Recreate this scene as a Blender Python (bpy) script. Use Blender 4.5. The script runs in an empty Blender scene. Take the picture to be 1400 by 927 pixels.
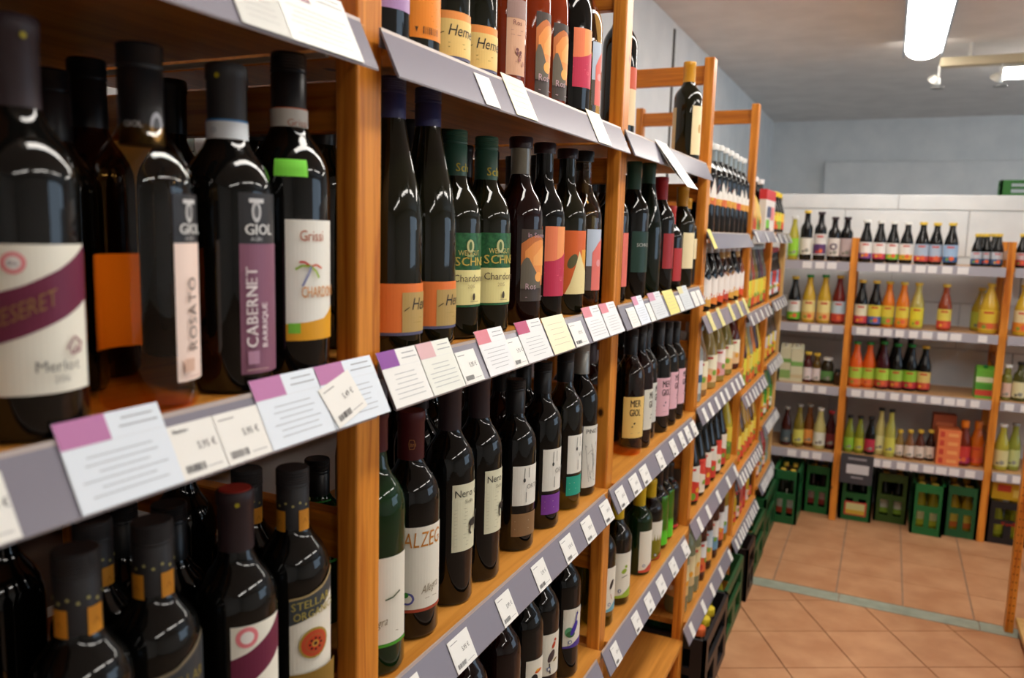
import bpy, bmesh, math, random
from math import sin, cos, asin, atan2, pi, radians, degrees, sqrt
from mathutils import Matrix, Vector
random.seed(7)
S = bpy.context.scene
COL = S.collection
# ------------------------------------------------------------------ camera
FPX, YAW, PITCH, ROLL = 1091.19, .4366, .1363, .0277
CAM = Vector((.499, 0, 1.5232))
FW = Vector((-sin(YAW)*cos(PITCH), cos(YAW)*cos(PITCH), -sin(PITCH)))
_r = Vector((cos(YAW), sin(YAW), 0)); _u = _r.cross(FW)
RT = cos(ROLL)*_r + sin(ROLL)*_u; UP = -sin(ROLL)*_r + cos(ROLL)*_u
cd = bpy.data.cameras.new('camera'); cam = bpy.data.objects.new('camera', cd); COL.objects.link(cam)
cd.sensor_width = 36; cd.lens = 36*FPX/1400; cd.clip_start = .02; cd.clip_end = 60
cam.matrix_world = Matrix(((RT.x, UP.x, -FW.x, CAM.x), (RT.y, UP.y, -FW.y, CAM.y), (RT.z, UP.z, -FW.z, CAM.z), (0, 0, 0, 1)))
cd.dof.use_dof = True; cd.dof.focus_distance = 1.25; cd.dof.aperture_fstop = 4.6
S.camera = cam
# ------------------------------------------------------------------ world, exposure
S.view_settings.view_transform = 'Standard'; S.view_settings.look = 'None'
S.view_settings.gamma = 1; S.view_settings.use_curve_mapping = False
S.view_settings.exposure = -0.1
W = bpy.data.worlds.new('World'); S.world = W; W.use_nodes = True
bg = W.node_tree.nodes['Background']; bg.inputs[0].default_value = (.62, .80, 1, 1); bg.inputs[1].default_value = 3.0
S.cycles.use_denoising = True; S.cycles.caustics_reflective = False; S.cycles.caustics_refractive = False
S.cycles.sample_clamp_indirect = 6; S.cycles.max_bounces = 9; S.cycles.transmission_bounces = 8
TUBE = 26.0          # strength of the fluorescent diffusers
# ------------------------------------------------------------------ pixel helpers (1400 x 927 frame)
def ray(x, y): return FW + RT*((x-700)/FPX) - UP*((y-463.5)/FPX)
def on_x(x, y, X):
    d = ray(x, y); return CAM + d*((X-CAM.x)/d.x)
def on_y(x, y, Y):
    d = ray(x, y); return CAM + d*((Y-CAM.y)/d.y)
def on_z(x, y, Z):
    d = ray(x, y); return CAM + d*((Z-CAM.z)/d.z)
def proj(p):
    d = Vector(p)-CAM; c = d.dot(FW)
    return 700+FPX*d.dot(RT)/c, 463.5-FPX*d.dot(UP)/c, c
def z_at(x, y, ypx):                       # height of the point above (x, y) that is seen at image row ypx
    d = Vector((x, y, 0))-CAM; k = (463.5-ypx)/FPX
    return (k*d.dot(FW)-d.dot(UP))/(UP.z-k*FW.z)
def y_on_line(px, X, Z):                   # Y of the point of the line (X, *, Z) seen at image column px
    lo, hi = -.2, 9
    for _ in range(50):
        m = (lo+hi)/2
        if proj((X, m, Z))[2] < .05 or proj((X, m, Z))[0] < px: lo = m
        else: hi = m
    return lo
# ------------------------------------------------------------------ materials
def lin(h):
    h = h.lstrip('#'); v = [int(h[i:i+2], 16)/255 for i in (0, 2, 4)]
    return tuple((c/12.92 if c <= .04045 else ((c+.055)/1.055)**2.4) for c in v)+(1,)
MATS = {}
def mat(h, rough=.5, spec=.5, metal=0, trans=0, ior=1.45, emit=0, bump=0, alpha=1):
    k = (h, rough, spec, metal, trans, ior, emit, bump, alpha)
    if k in MATS: return MATS[k]
    m = bpy.data.materials.new('tone_'+h.strip('#')); m.use_nodes = True
    nt = m.node_tree; b = nt.nodes['Principled BSDF']
    b.inputs['Base Color'].default_value = lin(h); b.inputs['Roughness'].default_value = rough
    b.inputs['Specular IOR Level'].default_value = spec; b.inputs['Metallic'].default_value = metal
    b.inputs['Transmission Weight'].default_value = trans; b.inputs['IOR'].default_value = ior
    b.inputs['Alpha'].default_value = alpha
    if emit:
        b.inputs['Emission Color'].default_value = lin(h); b.inputs['Emission Strength'].default_value = emit
    if bump or not (trans or emit):
        tc = nt.nodes.new('ShaderNodeTexCoord'); n = nt.nodes.new('ShaderNodeTexNoise'); n.inputs['Scale'].default_value = 220 if not bump else 60
        bp = nt.nodes.new('ShaderNodeBump'); bp.inputs['Strength'].default_value = bump or .015; bp.inputs['Distance'].default_value = .002
        nt.links.new(tc.outputs['Object'], n.inputs['Vector']); nt.links.new(n.outputs['Fac'], bp.inputs['Height']); nt.links.new(bp.outputs['Normal'], b.inputs['Normal'])
    MATS[k] = m; return m
def wood(name, axis, light, dark, rough=.32, scale=1.0, knots=True):
    m = bpy.data.materials.new(name); m.use_nodes = True; nt = m.node_tree; N = nt.nodes.new; L = nt.links.new
    b = nt.nodes['Principled BSDF']; tc = N('ShaderNodeTexCoord'); mp = N('ShaderNodeMapping')
    sc = [38*scale]*3; sc['XYZ'.index(axis)] = 1.7*scale
    mp.inputs['Scale'].default_value = sc
    L(tc.outputs['Object'], mp.inputs['Vector'])
    n1 = N('ShaderNodeTexNoise'); n1.inputs['Scale'].default_value = 1.6; n1.inputs['Detail'].default_value = 5; n1.inputs['Distortion'].default_value = .9
    n2 = N('ShaderNodeTexNoise'); n2.inputs['Scale'].default_value = 7; n2.inputs['Detail'].default_value = 3
    L(mp.outputs[0], n1.inputs['Vector']); L(mp.outputs[0], n2.inputs['Vector'])
    mx = N('ShaderNodeMath'); mx.operation = 'MULTIPLY_ADD'; mx.inputs[1].default_value = .35
    L(n2.outputs['Fac'], mx.inputs[0]); L(n1.outputs['Fac'], mx.inputs[2])
    cr = N('ShaderNodeValToRGB'); cr.color_ramp.elements[0].position = .42; cr.color_ramp.elements[0].color = lin(dark)
    cr.color_ramp.elements[1].position = .78; cr.color_ramp.elements[1].color = lin(light)
    L(mx.outputs[0], cr.inputs['Fac']); out = cr.outputs['Color']
    if knots:
        vm = N('ShaderNodeMapping'); s2 = [9]*3; s2['XYZ'.index(axis)] = 6.0; vm.inputs['Scale'].default_value = s2
        L(tc.outputs['Object'], vm.inputs['Vector'])
        v = N('ShaderNodeTexVoronoi'); v.inputs['Scale'].default_value = 1; L(vm.outputs[0], v.inputs['Vector'])
        mr = N('ShaderNodeMapRange'); mr.inputs['From Min'].default_value = .045; mr.inputs['From Max'].default_value = .085
        L(v.outputs['Distance'], mr.inputs['Value'])
        mi = N('ShaderNodeMix'); mi.data_type = 'RGBA'; mi.inputs['A'].default_value = lin('#3a1c08')
        L(mr.outputs[0], mi.inputs['Factor']); L(out, mi.inputs['B']); out = mi.outputs['Result']
    L(out, b.inputs['Base Color']); b.inputs['Roughness'].default_value = rough; b.inputs['Specular IOR Level'].default_value = .4
    return m
WZ = wood('pine_upright', 'Z', '#dc8e34', '#a85510'); WX = wood('pine_rung', 'X', '#c87a28', '#964c0c', knots=False)
WY = wood('pine_board', 'Y', '#d4903e', '#ac6a20', .38, .6); WBX = wood('pine_board_cross', 'X', '#c99a66', '#b08050', .4, .6, False)
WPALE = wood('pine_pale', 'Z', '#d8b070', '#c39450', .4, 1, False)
def noisy(name, a, b_, scale, rough=.6, bump=.0, detail=4, spec=.4):
    m = bpy.data.materials.new(name); m.use_nodes = True; nt = m.node_tree; N = nt.nodes.new; L = nt.links.new
    b = nt.nodes['Principled BSDF']; tc = N('ShaderNodeTexCoord'); n = N('ShaderNodeTexNoise'); n.inputs['Scale'].default_value = scale; n.inputs['Detail'].default_value = detail
    cr = N('ShaderNodeValToRGB'); cr.color_ramp.elements[0].position = .35; cr.color_ramp.elements[1].position = .65
    cr.color_ramp.elements[0].color = lin(a); cr.color_ramp.elements[1].color = lin(b_)
    L(tc.outputs['Object'], n.inputs['Vector']); L(n.outputs['Fac'], cr.inputs['Fac']); L(cr.outputs[0], b.inputs['Base Color'])
    b.inputs['Roughness'].default_value = rough; b.inputs['Specular IOR Level'].default_value = spec
    if bump:
        bp = N('ShaderNodeBump'); bp.inputs['Strength'].default_value = bump; bp.inputs['Distance'].default_value = .004
        L(n.outputs['Fac'], bp.inputs['Height']); L(bp.outputs[0], b.inputs['Normal'])
    return m
M_WALL = noisy('painted_plaster', '#dfe3e5', '#e8ebec', 6, .85, .1); M_CEIL = noisy('ceiling_plaster', '#dedad6', '#e8e4e0', 5, .9, .1)
M_BLOCK = noisy('painted_block', '#d4d8da', '#dee1e2', 9, .7, .15)
M_TILE = noisy('terracotta_tile', '#b07c56', '#c4926a', 7, .42, .05)
M_GROUT = noisy('grout', '#8a7260', '#9c8674', 30, .9); M_STRIP = noisy('grey_green_tile', '#8d9484', '#9fa594', 14, .45)
M_RAIL = mat('#84818d', .2, .5); M_RAILTOP = mat('#b3a39a', .25, .5)
M_BACKP = noisy('hardboard', '#7d6656', '#8b7362', 12, .7)
# glass
G_BLACK = mat('#0b0b0a', .045, .5); G_RED = mat('#180606', .045, .5); G_DGREEN = mat('#07140a', .045, .5); G_OLIVE = mat('#15150a', .045, .5)
def glass(name, tint):                      # filled bottle glass: tinted see-through with a clear gloss
    m = bpy.data.materials.new(name); m.use_nodes = True; nt = m.node_tree; nt.nodes.clear(); N = nt.nodes.new; L = nt.links.new
    t = N('ShaderNodeBsdfTransparent'); t.inputs[0].default_value = lin(tint); g = N('ShaderNodeBsdfGlossy'); g.inputs['Roughness'].default_value = .03; g.inputs['Color'].default_value = (1, 1, 1, 1)
    fr = N('ShaderNodeFresnel'); fr.inputs['IOR'].default_value = 1.5; ge = N('ShaderNodeNewGeometry'); iv = N('ShaderNodeMath'); iv.operation = 'SUBTRACT'; iv.inputs[0].default_value = 1; L(ge.outputs['Backfacing'], iv.inputs[1])
    mu = N('ShaderNodeMath'); mu.operation = 'MULTIPLY'; L(fr.outputs[0], mu.inputs[0]); L(iv.outputs[0], mu.inputs[1])
    mx = N('ShaderNodeMixShader'); L(mu.outputs[0], mx.inputs[0]); L(t.outputs[0], mx.inputs[1]); L(g.outputs[0], mx.inputs[2]); o = N('ShaderNodeOutputMaterial'); L(mx.outputs[0], o.inputs[0]); return m
G_AMBER = glass('amber_glass', '#f6d69c'); G_ROSE = mat('#7a2a0c', .05); G_WHITE = glass('gold_green_glass', '#b8b850'); G_GREEN = glass('green_glass', '#4a8a3c'); G_CLEAR = glass('clear_glass', '#e4ece8')
# ------------------------------------------------------------------ mesh helpers
def mesh(name, verts, faces, mats, fmi=None, smooth=False):
    me = bpy.data.meshes.new(name); me.from_pydata(verts, [], faces)
    for m in (mats if isinstance(mats, (list, tuple)) else [mats]): me.materials.append(m)
    if fmi: me.polygons.foreach_set('material_index', fmi)
    if smooth: me.polygons.foreach_set('use_smooth', [True]*len(me.polygons))
    me.update(); return me
def link(name, me, parent=None, loc=None):
    o = bpy.data.objects.new(name, me); COL.objects.link(o)
    if parent: o.parent = parent
    if loc is not None: o.location = loc
    return o
def tag(o, label, cat=None, group=None):
    o['label'] = label
    if cat: o['category'] = cat
    if group: o['group'] = group
    return o
def empty(name, loc, rz=0):
    o = bpy.data.objects.new(name, None); COL.objects.link(o); o.location = loc; o.rotation_euler = (0, 0, rz); o.empty_display_size = .02; return o
def structure(o): o['kind'] = 'structure'; return o
BOXF = [(0, 3, 2, 1), (4, 5, 6, 7), (0, 1, 5, 4), (1, 2, 6, 5), (2, 3, 7, 6), (3, 0, 4, 7)]
def box_v(x0, x1, y0, y1, z0, z1):
    return [(x0, y0, z0), (x1, y0, z0), (x1, y1, z0), (x0, y1, z0), (x0, y0, z1), (x1, y0, z1), (x1, y1, z1), (x0, y1, z1)]
def box_me(name, b, m, bev=0, seg=2):
    if not bev: return mesh(name, box_v(*b), BOXF, m)
    bm = bmesh.new(); vs = [bm.verts.new(v) for v in box_v(*b)]
    for f in BOXF: bm.faces.new([vs[i] for i in f])
    bmesh.ops.bevel(bm, geom=bm.edges[:], offset=bev, segments=seg, affect='EDGES', profile=.5)
    me = bpy.data.meshes.new(name); bm.to_mesh(me); bm.free(); me.materials.append(m); return me
def box(name, b, m, parent=None, bev=0, seg=2):
    o = link(name, box_me(name, b, m, bev, seg), parent)
    if parent: o.location = -parent.location
    return o
def boxes_me(name, bl, mats, mi=None):
    v, f, k = [], [], []
    for i, b in enumerate(bl):
        n = len(v); v += box_v(*b); f += [tuple(n+j for j in q) for q in BOXF]; k += [mi[i] if mi else 0]*6
    return mesh(name, v, f, mats, k)
def lathe(prof, seg=28):
    v, f = [], []
    for r, z in prof:
        for i in range(seg):
            a = 2*pi*i/seg; v.append((r*cos(a), r*sin(a), z))
    for j in range(len(prof)-1):
        for i in range(seg):
            k = (i+1) % seg; f.append((j*seg+i, j*seg+k, (j+1)*seg+k, (j+1)*seg+i))
    f.append(tuple(reversed(range(seg)))); n = (len(prof)-1)*seg; f.append(tuple(n+i for i in range(seg)))
    return v, f
LC = {}
def lathe_me(name, prof, m, seg=28):
    k = (name, tuple((round(a, 5), round(b, 5)) for a, b in prof), m.name, seg)
    if k not in LC:
        me = mesh(name, *lathe(prof, seg), m, smooth=True); me.set_sharp_from_angle(angle=radians(50)); LC[k] = me
    return LC[k]
# glyphs of the built-in font, made once
CH = "ABCDEFGHIJKLMNOPQRSTUVWXYZabcdefghijklmnopqrstuvwxyz0123456789'.,&"
GL = {}
tmp = []
for c in CH+'€':
    cu = bpy.data.curves.new('glyph', 'FONT'); cu.body = c; cu.size = 1; cu.resolution_u = 2; o = bpy.data.objects.new('glyph', cu); COL.objects.link(o); tmp.append((c, o, cu))
dg = bpy.context.evaluated_depsgraph_get(); dg.update()
for c, o, cu in tmp:
    me = bpy.data.meshes.new_from_object(o.evaluated_get(dg)); vs = [(v.co.x, v.co.y) for v in me.vertices]; fs = [tuple(p.vertices) for p in me.polygons]
    x0 = min([v[0] for v in vs] or [0]); x1 = max([v[0] for v in vs] or [.3])
    GL[c] = ([(x-x0, y) for x, y in vs], fs, x1-x0); bpy.data.meshes.remove(me)
for c, o, cu in tmp: bpy.data.objects.remove(o); bpy.data.curves.remove(cu)
def text_geo(s, size, xs=1.0, shear=0, bold=0):
    v, f, x = [], [], 0
    for c in s:
        if c not in GL: x += .34; continue
        gv, gf, w = GL[c]
        for dx in ((0, bold) if bold else (0,)):
            n = len(v); v += [((x+a+dx+shear*b)*size*xs, b*size) for a, b in gv]; f += [tuple(n+i for i in q) for q in gf]
        x += w+bold+.09
    return v, f, x*size*xs
# ------------------------------------------------------------------ bottles
def shape(kind, H, r):
    n = .0145
    if kind == 'bordeaux':
        b = H*.62; return [(r*.75, 0), (r*.94, .002), (r, .007), (r, b), (r*.975, b+H*.035), (r*.90, b+H*.068), (r*.75, b+H*.102), (r*.56, b+H*.135), (max(n*1.1, r*.44), b+H*.17), (n, b+H*.23), (n*.95, H-.012), (n*1.05, H-.010), (n*1.05, H)], n, b
    if kind == 'round':                   # softer, longer shoulders
        b = H*.56; return [(r*.75, 0), (r*.94, .002), (r, .007), (r, b), (r*.98, b+H*.04), (r*.92, b+H*.08), (r*.80, b+H*.125), (r*.62, b+H*.165), (r*.48, b+H*.20), (n*1.05, b+H*.25), (n, H-.012), (n*1.05, H-.010), (n*1.05, H)], n, b
    if kind == 'flute':
        b = H*.44; return [(r*.75, 0), (r*.94, .002), (r, .007), (r, b), (r*.985, b+H*.05), (r*.93, b+H*.11), (r*.83, b+H*.18), (r*.70, b+H*.25), (r*.57, b+H*.32), (r*.46, b+H*.39), (n*1.05, b+H*.45), (n, H-.012), (n*1.05, H-.01), (n*1.05, H)], n, b
    if kind == 'juice':
        b = H*.52; n = min(.0135, r*.42); return [(r*.8, 0), (r*.96, .003), (r, .008), (r, b), (r*.96, b+H*.04), (r*.82, b+H*.12), (r*.62, b+H*.22), (r*.46, b+H*.31), (n*1.1, b+H*.39), (n, H-.01), (n*1.1, H-.008), (n*1.1, H)], n*1.1, b
    if kind == 'jar':
        b = H*.66; n = r*.62; return [(r*.8, 0), (r*.96, .003), (r, .008), (r*1.02, b*.5), (r, b), (r*.9, b+H*.1), (n, b+H*.2), (n, H)], n, b
PLACED = []
ORD = ['first', 'second', 'third', 'fourth', 'fifth', 'sixth', 'seventh', 'eighth', 'ninth', 'tenth', 'eleventh', 'twelfth']
class Bottle:
    def __init__(s, name, label, X, z, pos, kind='bordeaux', r=.0372, top=None, H=.30, glass=None, group=None, cat='bottle', seg=32, plane=None):
        mode, px, py = pos; s.r = r; step = 0
        while True:                          # a bottle that would touch its neighbour stands a little further back
            if mode == 'Y': p = Vector((X, px, z))
            elif plane: p = plane(px, py, step)
            else: p = on_x(px, py, X-step)
            if mode == 'R':
                d = ray(px, py); phi = atan2(d.y, d.x)
                for _ in range(6):
                    q = p-CAM; a = phi+asin(min(.9, r/sqrt(q.x*q.x+q.y*q.y))); t = (X-step-CAM.x)/cos(a); p = Vector((X-step, CAM.y+t*sin(a), z))
            if mode != 'Y' and plane is None:      # keep clear of the side frames
                before = any(w in label for w in ('by the third upright', 'against the third', 'against the second', 'next to the second'))
                for q in PY:
                    if q-r-.001 < p.y < q+WF+r+(.15 if before else .001): p.y = q-r-.001 if p.y < q+WF/2 or before else q+WF+r+.001
            if mode == 'Y' or step > .2 or all(abs(z-c[2]) > .1 or (p.x-c[0])**2+(p.y-c[1])**2 > (r+c[3]+.0012)**2 for c in PLACED): break
            step += .004
        if step > .03: print('moved back', round(step, 3), label)
        PLACED.append((p.x, p.y, z, r))
        s.x, s.y, s.z = p.x, p.y, z
        v = CAM-p; s.az = atan2(v.y, v.x)
        if top: H = z_at(s.x, s.y, top)-z
        s.H = H; s.kind = kind
        s.root = empty(name, (s.x, s.y, z), s.az); tag(s.root, label, cat, group)
        s.prof, s.n, s.b = shape(kind, H, r); s.seg = seg
        if glass is not None: link('glass_body', lathe_me('glass_body', s.prof, glass, seg), s.root)
        s.fx, s.fy = s.x+r*cos(s.az), s.y+r*sin(s.az)
    def h(s, ypx, neck=False):              # image row -> height above the base
        k = s.n if neck else s.r
        return z_at(s.x+k*cos(s.az), s.y+k*sin(s.az), ypx)-s.z
    def a(s, px, ypx):                      # image column -> angle on the glass (degrees, 0 = towards the camera)
        z = s.z+s.h(ypx); c = proj((s.x, s.y, z)); rp = FPX*s.r/c[2]; return degrees(asin(max(-1, min(1, (px-c[0])/rp))))
    def m(s, px): return px*proj((s.fx, s.fy, s.z+.1))[2]/FPX
    def cap(s, m, zb=None, style='capsule', y=None, name='cap', n=None):
        if y: zb = s.h(y, True)
        if zb is None: zb = s.H-.05
        n = (n or s.n)*1.05+.0012; t = s.H+.0015
        if style == 'capsule': pr = [(n*1.0, zb), (n, t-.014), (n*1.06, t-.0125), (n*1.06, t-.002), (n*.98, t)]
        elif style == 'screw':
            pr = [(n, zb), (n, t-.020), (n*.95, t-.0193), (n*.95, t-.0185), (n*1.02, t-.0178)]
            k = t-.016
            while k < t-.003: pr += [(n*1.03, k), (n*.98, k+.0012)]; k += .0026
            pr += [(n*1.02, t-.0015), (n*.95, t)]
        elif style == 'cork': pr = [(n*1.12, zb), (n*1.15, t-.003), (n*1.05, t)]
        o = link(name, lathe_me(name, pr, m, min(s.seg, 28)), s.root); return o
    def rad(s, z):
        P = s.prof
        for (r0, z0), (r1, z1) in zip(P, P[1:]):
            if z0 <= z <= z1: return r0+(r1-r0)*((z-z0)/(z1-z0) if z1 > z0 else 0)
        return P[-1][0]
    def label(s, name='label', rad=None): return Label(s, name, rad)
class Label:
    def __init__(s, b, name, rad): s.b, s.name, s.rad, s.v, s.f, s.k, s.mats, s.lay = b, name, rad, [], [], [], [], 0
    def mi(s, m):
        if isinstance(m, str): m = mat(m, .45, .4)
        if m not in s.mats: s.mats.append(m)
        return s.mats.index(m)
    def pt(s, a, z, lay):
        z = max(z, .003)
        r = (s.rad if s.rad else s.b.rad(z))+.0006+.0003*lay; return (r*cos(radians(a)), r*sin(radians(a)), z)
    def band(s, a0, a1, lo, hi, m, lay=None, n=None):   # lo / hi: a height or a list of heights spread over the width
        if lay is None: lay = s.lay; s.lay += 1
        n = n or max(1, int(abs(a1-a0)/6)); k = s.mi(m); o = len(s.v)
        def val(q, t):
            if not isinstance(q, (list, tuple)): return q
            u = t*(len(q)-1); i = min(int(u), len(q)-2); return q[i]+(q[i+1]-q[i])*(u-i)
        for i in range(n+1):
            t = i/n; a = a0+(a1-a0)*t; s.v += [s.pt(a, val(lo, t), lay), s.pt(a, val(hi, t), lay)]
        for i in range(n): j = o+2*i; s.f.append((j, j+2, j+3, j+1)); s.k.append(k)
        return s
    def poly(s, pts, m, lay=None):                   # pts: (angle, height), convex
        if lay is None: lay = s.lay; s.lay += 1
        o = len(s.v); s.v += [s.pt(a, z, lay) for a, z in pts]; s.f.append(tuple(range(o, o+len(pts)))); s.k.append(s.mi(m)); return s
    def disc(s, a, z, rad, m, lay=None, ry=None, rot=0):   # ellipse laid on the glass in upright strips
        if lay is None: lay = s.lay; s.lay += 1
        p, q = rad, (ry or rad); c, n_ = cos(rot), sin(rot); A = n_*n_/p/p+c*c/q/q; B = 2*c*n_*(1/p/p-1/q/q); C = c*c/p/p+n_*n_/q/q
        xm = sqrt(A/(A*C-B*B/4)); r = s.rad or s.b.r; lo, hi = [], []; n = 10
        for i in range(n+1):
            x = -xm*cos(pi*i/n); D = max(0, B*B*x*x-4*A*(C*x*x-1)); e = sqrt(D)/(2*A); mid = -B*x/(2*A); lo.append((x, mid-e)); hi.append((x, mid+e))
        o = len(s.v); k = s.mi(m)
        for (x, l), (_, u) in zip(lo, hi): s.v += [s.pt(a+degrees(x/r), z+l, lay), s.pt(a+degrees(x/r), z+u, lay)]
        for i in range(n): t = o+2*i; s.f.append((t, t+2, t+3, t+1)); s.k.append(k)
        return s
    def patch(s, a0, a1, z0, z1, m, n=5):                  # follows a curved shoulder
        l = s.lay; s.lay += 1
        for i in range(n): s.band(a0, a1, z0+(z1-z0)*i/n, z0+(z1-z0)*(i+1)/n, m, lay=l)
        return s
    def line(s, pts, w, m, lay=None):
        if lay is None: lay = s.lay; s.lay += 1
        r = s.rad or s.b.r; k = s.mi(m)
        for (a0, z0), (a1, z1) in zip(pts, pts[1:]):
            dx, dz = radians(a1-a0)*r, z1-z0; L = sqrt(dx*dx+dz*dz) or 1; nx, nz = -dz/L*w/2, dx/L*w/2; da = degrees(nx/r)
            o = len(s.v); s.v += [s.pt(a0+da, z0+nz, lay), s.pt(a0-da, z0-nz, lay), s.pt(a1-da, z1-nz, lay), s.pt(a1+da, z1+nz, lay)]; s.f.append((o, o+1, o+2, o+3)); s.k.append(k)
        return s
    def text(s, t, a, z, size, m, xs=1, up=False, shear=0, bold=0, lay=None, center=False, slope=0):
        if lay is None: lay = s.lay; s.lay += 1
        v, f, w = text_geo(t, size, xs, shear, bold); r = s.rad or s.b.r; o = len(s.v); k = s.mi(m)
        if center: v = [(x-w/2, y) for x, y in v]
        for x, y in v:
            if up: x, y = -y, x
            s.v.append(s.pt(a+degrees(x/r), z+y+slope*x, lay))
        for q in f: s.f.append(tuple(o+i for i in q)); s.k.append(k)
        return s
    def print_lines(s, a0, a1, z0, z1, n, m='#8a8884', w=.0007):
        for i in range(n):
            z = z1+(z0-z1)*(i+.5)/n; e = random.uniform(.0, .25)*(a1-a0); s.line([(a0, z), (a1-e, z)], w, m, s.lay)
        s.lay += 1; return s
    def done(s, lab=None):
        o = link(s.name, mesh(s.name, s.v, s.f, s.mats, s.k), s.b.root)
        if lab: o['label'] = lab
        return o
# ------------------------------------------------------------------ room shell
XW, XR, YN, YF, ZC = -.57, 4.6, -3.0, 7.9, 2.575
structure(tag(box('floor', (XW-.2, XR+.2, YN-.2, YF+.2, -.12, -.005), M_GROUT), 'terracotta tiled shop floor'))
FLOOR = bpy.data.objects['floor']
structure(box('ceiling', (XW-.2, XR+.2, YN-.2, YF+.2, ZC, ZC+.12), M_CEIL))
structure(box('wall_left', (XW-.15, XW, YN-.2, YF+.2, 0, ZC), M_WALL))
structure(box('wall_far', (XW, XR, YF, YF+.15, 0, ZC), M_WALL))
def wall_open(name, axis, c, lo, hi, op):      # wall with one window opening
    a, b, z0, z1 = op; t = .15
    bl = [(lo, a, 0, ZC), (b, hi, 0, ZC), (a, b, 0, z0), (a, b, z1, ZC)]
    if axis == 'y': v = [(p, q, c-t, c, r, s_) for p, q, r, s_ in bl]
    else: v = [(c, c+t, p, q, r, s_) for p, q, r, s_ in bl]
    structure(link(name, boxes_me(name, v, [M_WALL])))
    fr = [(a, a+.05, z0, z1), (b-.05, b, z0, z1), ((a+b)/2-.03, (a+b)/2+.03, z0, z1), (a, b, z0, z0+.05), (a, b, z1-.05, z1)]
    return [(p, q, c-.10, c-.05, r, s_) if axis == 'y' else (c+.05, c+.10, p, q, r, s_) for p, q, r, s_ in fr]
M_FRAME = mat('#d8d8d6', .4)
structure(box('wall_near', (XW, XR, YN-.15, YN, 0, ZC), M_WALL))
w2 = wall_open('wall_right', 'x', XR, YN, YF, (2.2, 6.6, .8, 2.35))
structure(link('window_1', boxes_me('window_1', w2, [M_FRAME])))
def portal(loc, rot, sx, sy):
    l = bpy.data.lights.new('window_right_offscreen', 'AREA'); l.shape = 'RECTANGLE'; l.size = sx; l.size_y = sy; l.cycles.is_portal = True
    o = bpy.data.objects.new('window_right_offscreen', l); COL.objects.link(o); o.location = loc; o.rotation_euler = rot
portal((XR+.02, 4.4, 1.57), (radians(90), 0, radians(90)), 4.4, 1.55)
# dark vertical joint and shallow panel on the walls
structure(tag(box('trim_1', (XW-.002, XW+.006, 4.10, 4.125, .0, 2.54), mat('#4a463e', .8)), 'dark vertical joint strip in the left wall'))
structure(box('trim_2', (-.087, XR, YF-.07, YF, 1.2, 2.2), M_WALL, bev=.004))
# painted block partition behind the far shelf: each block its own piece
def clip(poly, f):
    out = []
    for i, p in enumerate(poly):
        q = poly[(i+1) % len(poly)]; a, b = f(p), f(q)
        if a >= 0: out.append(p)
        if (a >= 0) != (b >= 0): t = a/(a-b); out.append((p[0]+(q[0]-p[0])*t, p[1]+(q[1]-p[1])*t))
    return out
YP = 4.98
part = structure(tag(box('wall_partition', (XW, XR, YP+.004, YP+.11, 0, 1.773), mat('#b9bcbc', .8)), 'white painted block partition behind the far shelf'))
zt = 1.775; hs = [.085]+[.25]*7; row = 0
while zt > .02:
    h = min(hs[row], zt); x = XW+(.2 if row % 2 else .47)-.62
    while x < 2.0:
        a, b = max(XW, x+.002), min(2.2, x+.618)
        if b > a+.02: box('block', (a, b, YP-.008, YP+.02, zt-h+.002, zt-.002), M_BLOCK, part, .003, 1)
        x += .62
    zt -= h; row += 1
# floor tiles: turned ones this side of the grey strip, straight ones beyond it
def tile(poly, m, name='tile'):
    n = len(poly); v = [(x, y, -.006) for x, y in poly]+[(x, y, 0) for x, y in poly]
    f = [tuple(range(n, 2*n))]+[(i, (i+1) % n, n+(i+1) % n, n+i) for i in range(n)]
    o = link(name, mesh(name, v, f, m), FLOOR); return o
def area(p): return abs(sum(p[i][0]*p[(i+1) % len(p)][1]-p[(i+1) % len(p)][0]*p[i][1] for i in range(len(p))))/2
TA = radians(28.3); T = .262; ex, ey = (cos(TA), sin(TA)), (-sin(TA), cos(TA)); ox, oy = .248+.0, 3.463
d0 = .248*ex[0]+3.463*ex[1]; d1 = .064*ey[0]+3.023*ey[1]
for i in range(-14, 14):
    for j in range(-14, 14):
        g = .0022; u0, u1, v0, v1 = d0+i*T+g, d0+(i+1)*T-g, d1+j*T+g, d1+(j+1)*T-g
        p = [(u*ex[0]+v*ey[0], u*ex[1]+v*ey[1]) for u, v in ((u0, v0), (u1, v0), (u1, v1), (u0, v1))]
        for f in (lambda q: 3.498-q[1], lambda q: q[1]-1.7, lambda q: q[0]+.1, lambda q: 2.2-q[0]): p = clip(p, f) if p else p
        if len(p) > 2 and area(p) > .0008: tile(p, M_TILE)
for i in range(-1, 8):
    for j in range(0, 6):
        x0, x1 = .148+(i-1)*T+.003, .148+i*T-.003; y0, y1 = 3.59+j*T+.0015, 3.59+(j+1)*T-.0015; y1 = min(y1, 4.96)
        if x1 > -.15 and x0 < 2.0: tile([(x0, y0), (x1, y0), (x1, y1), (x0, y1)], M_TILE)
for i in range(-1, 5):
    x0 = .424+(i-1)*.524; tile([(x0+.002, 3.502), (x0+.522, 3.502), (x0+.522, 3.587), (x0+.002, 3.587)], M_STRIP, 'border_tile')
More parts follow.
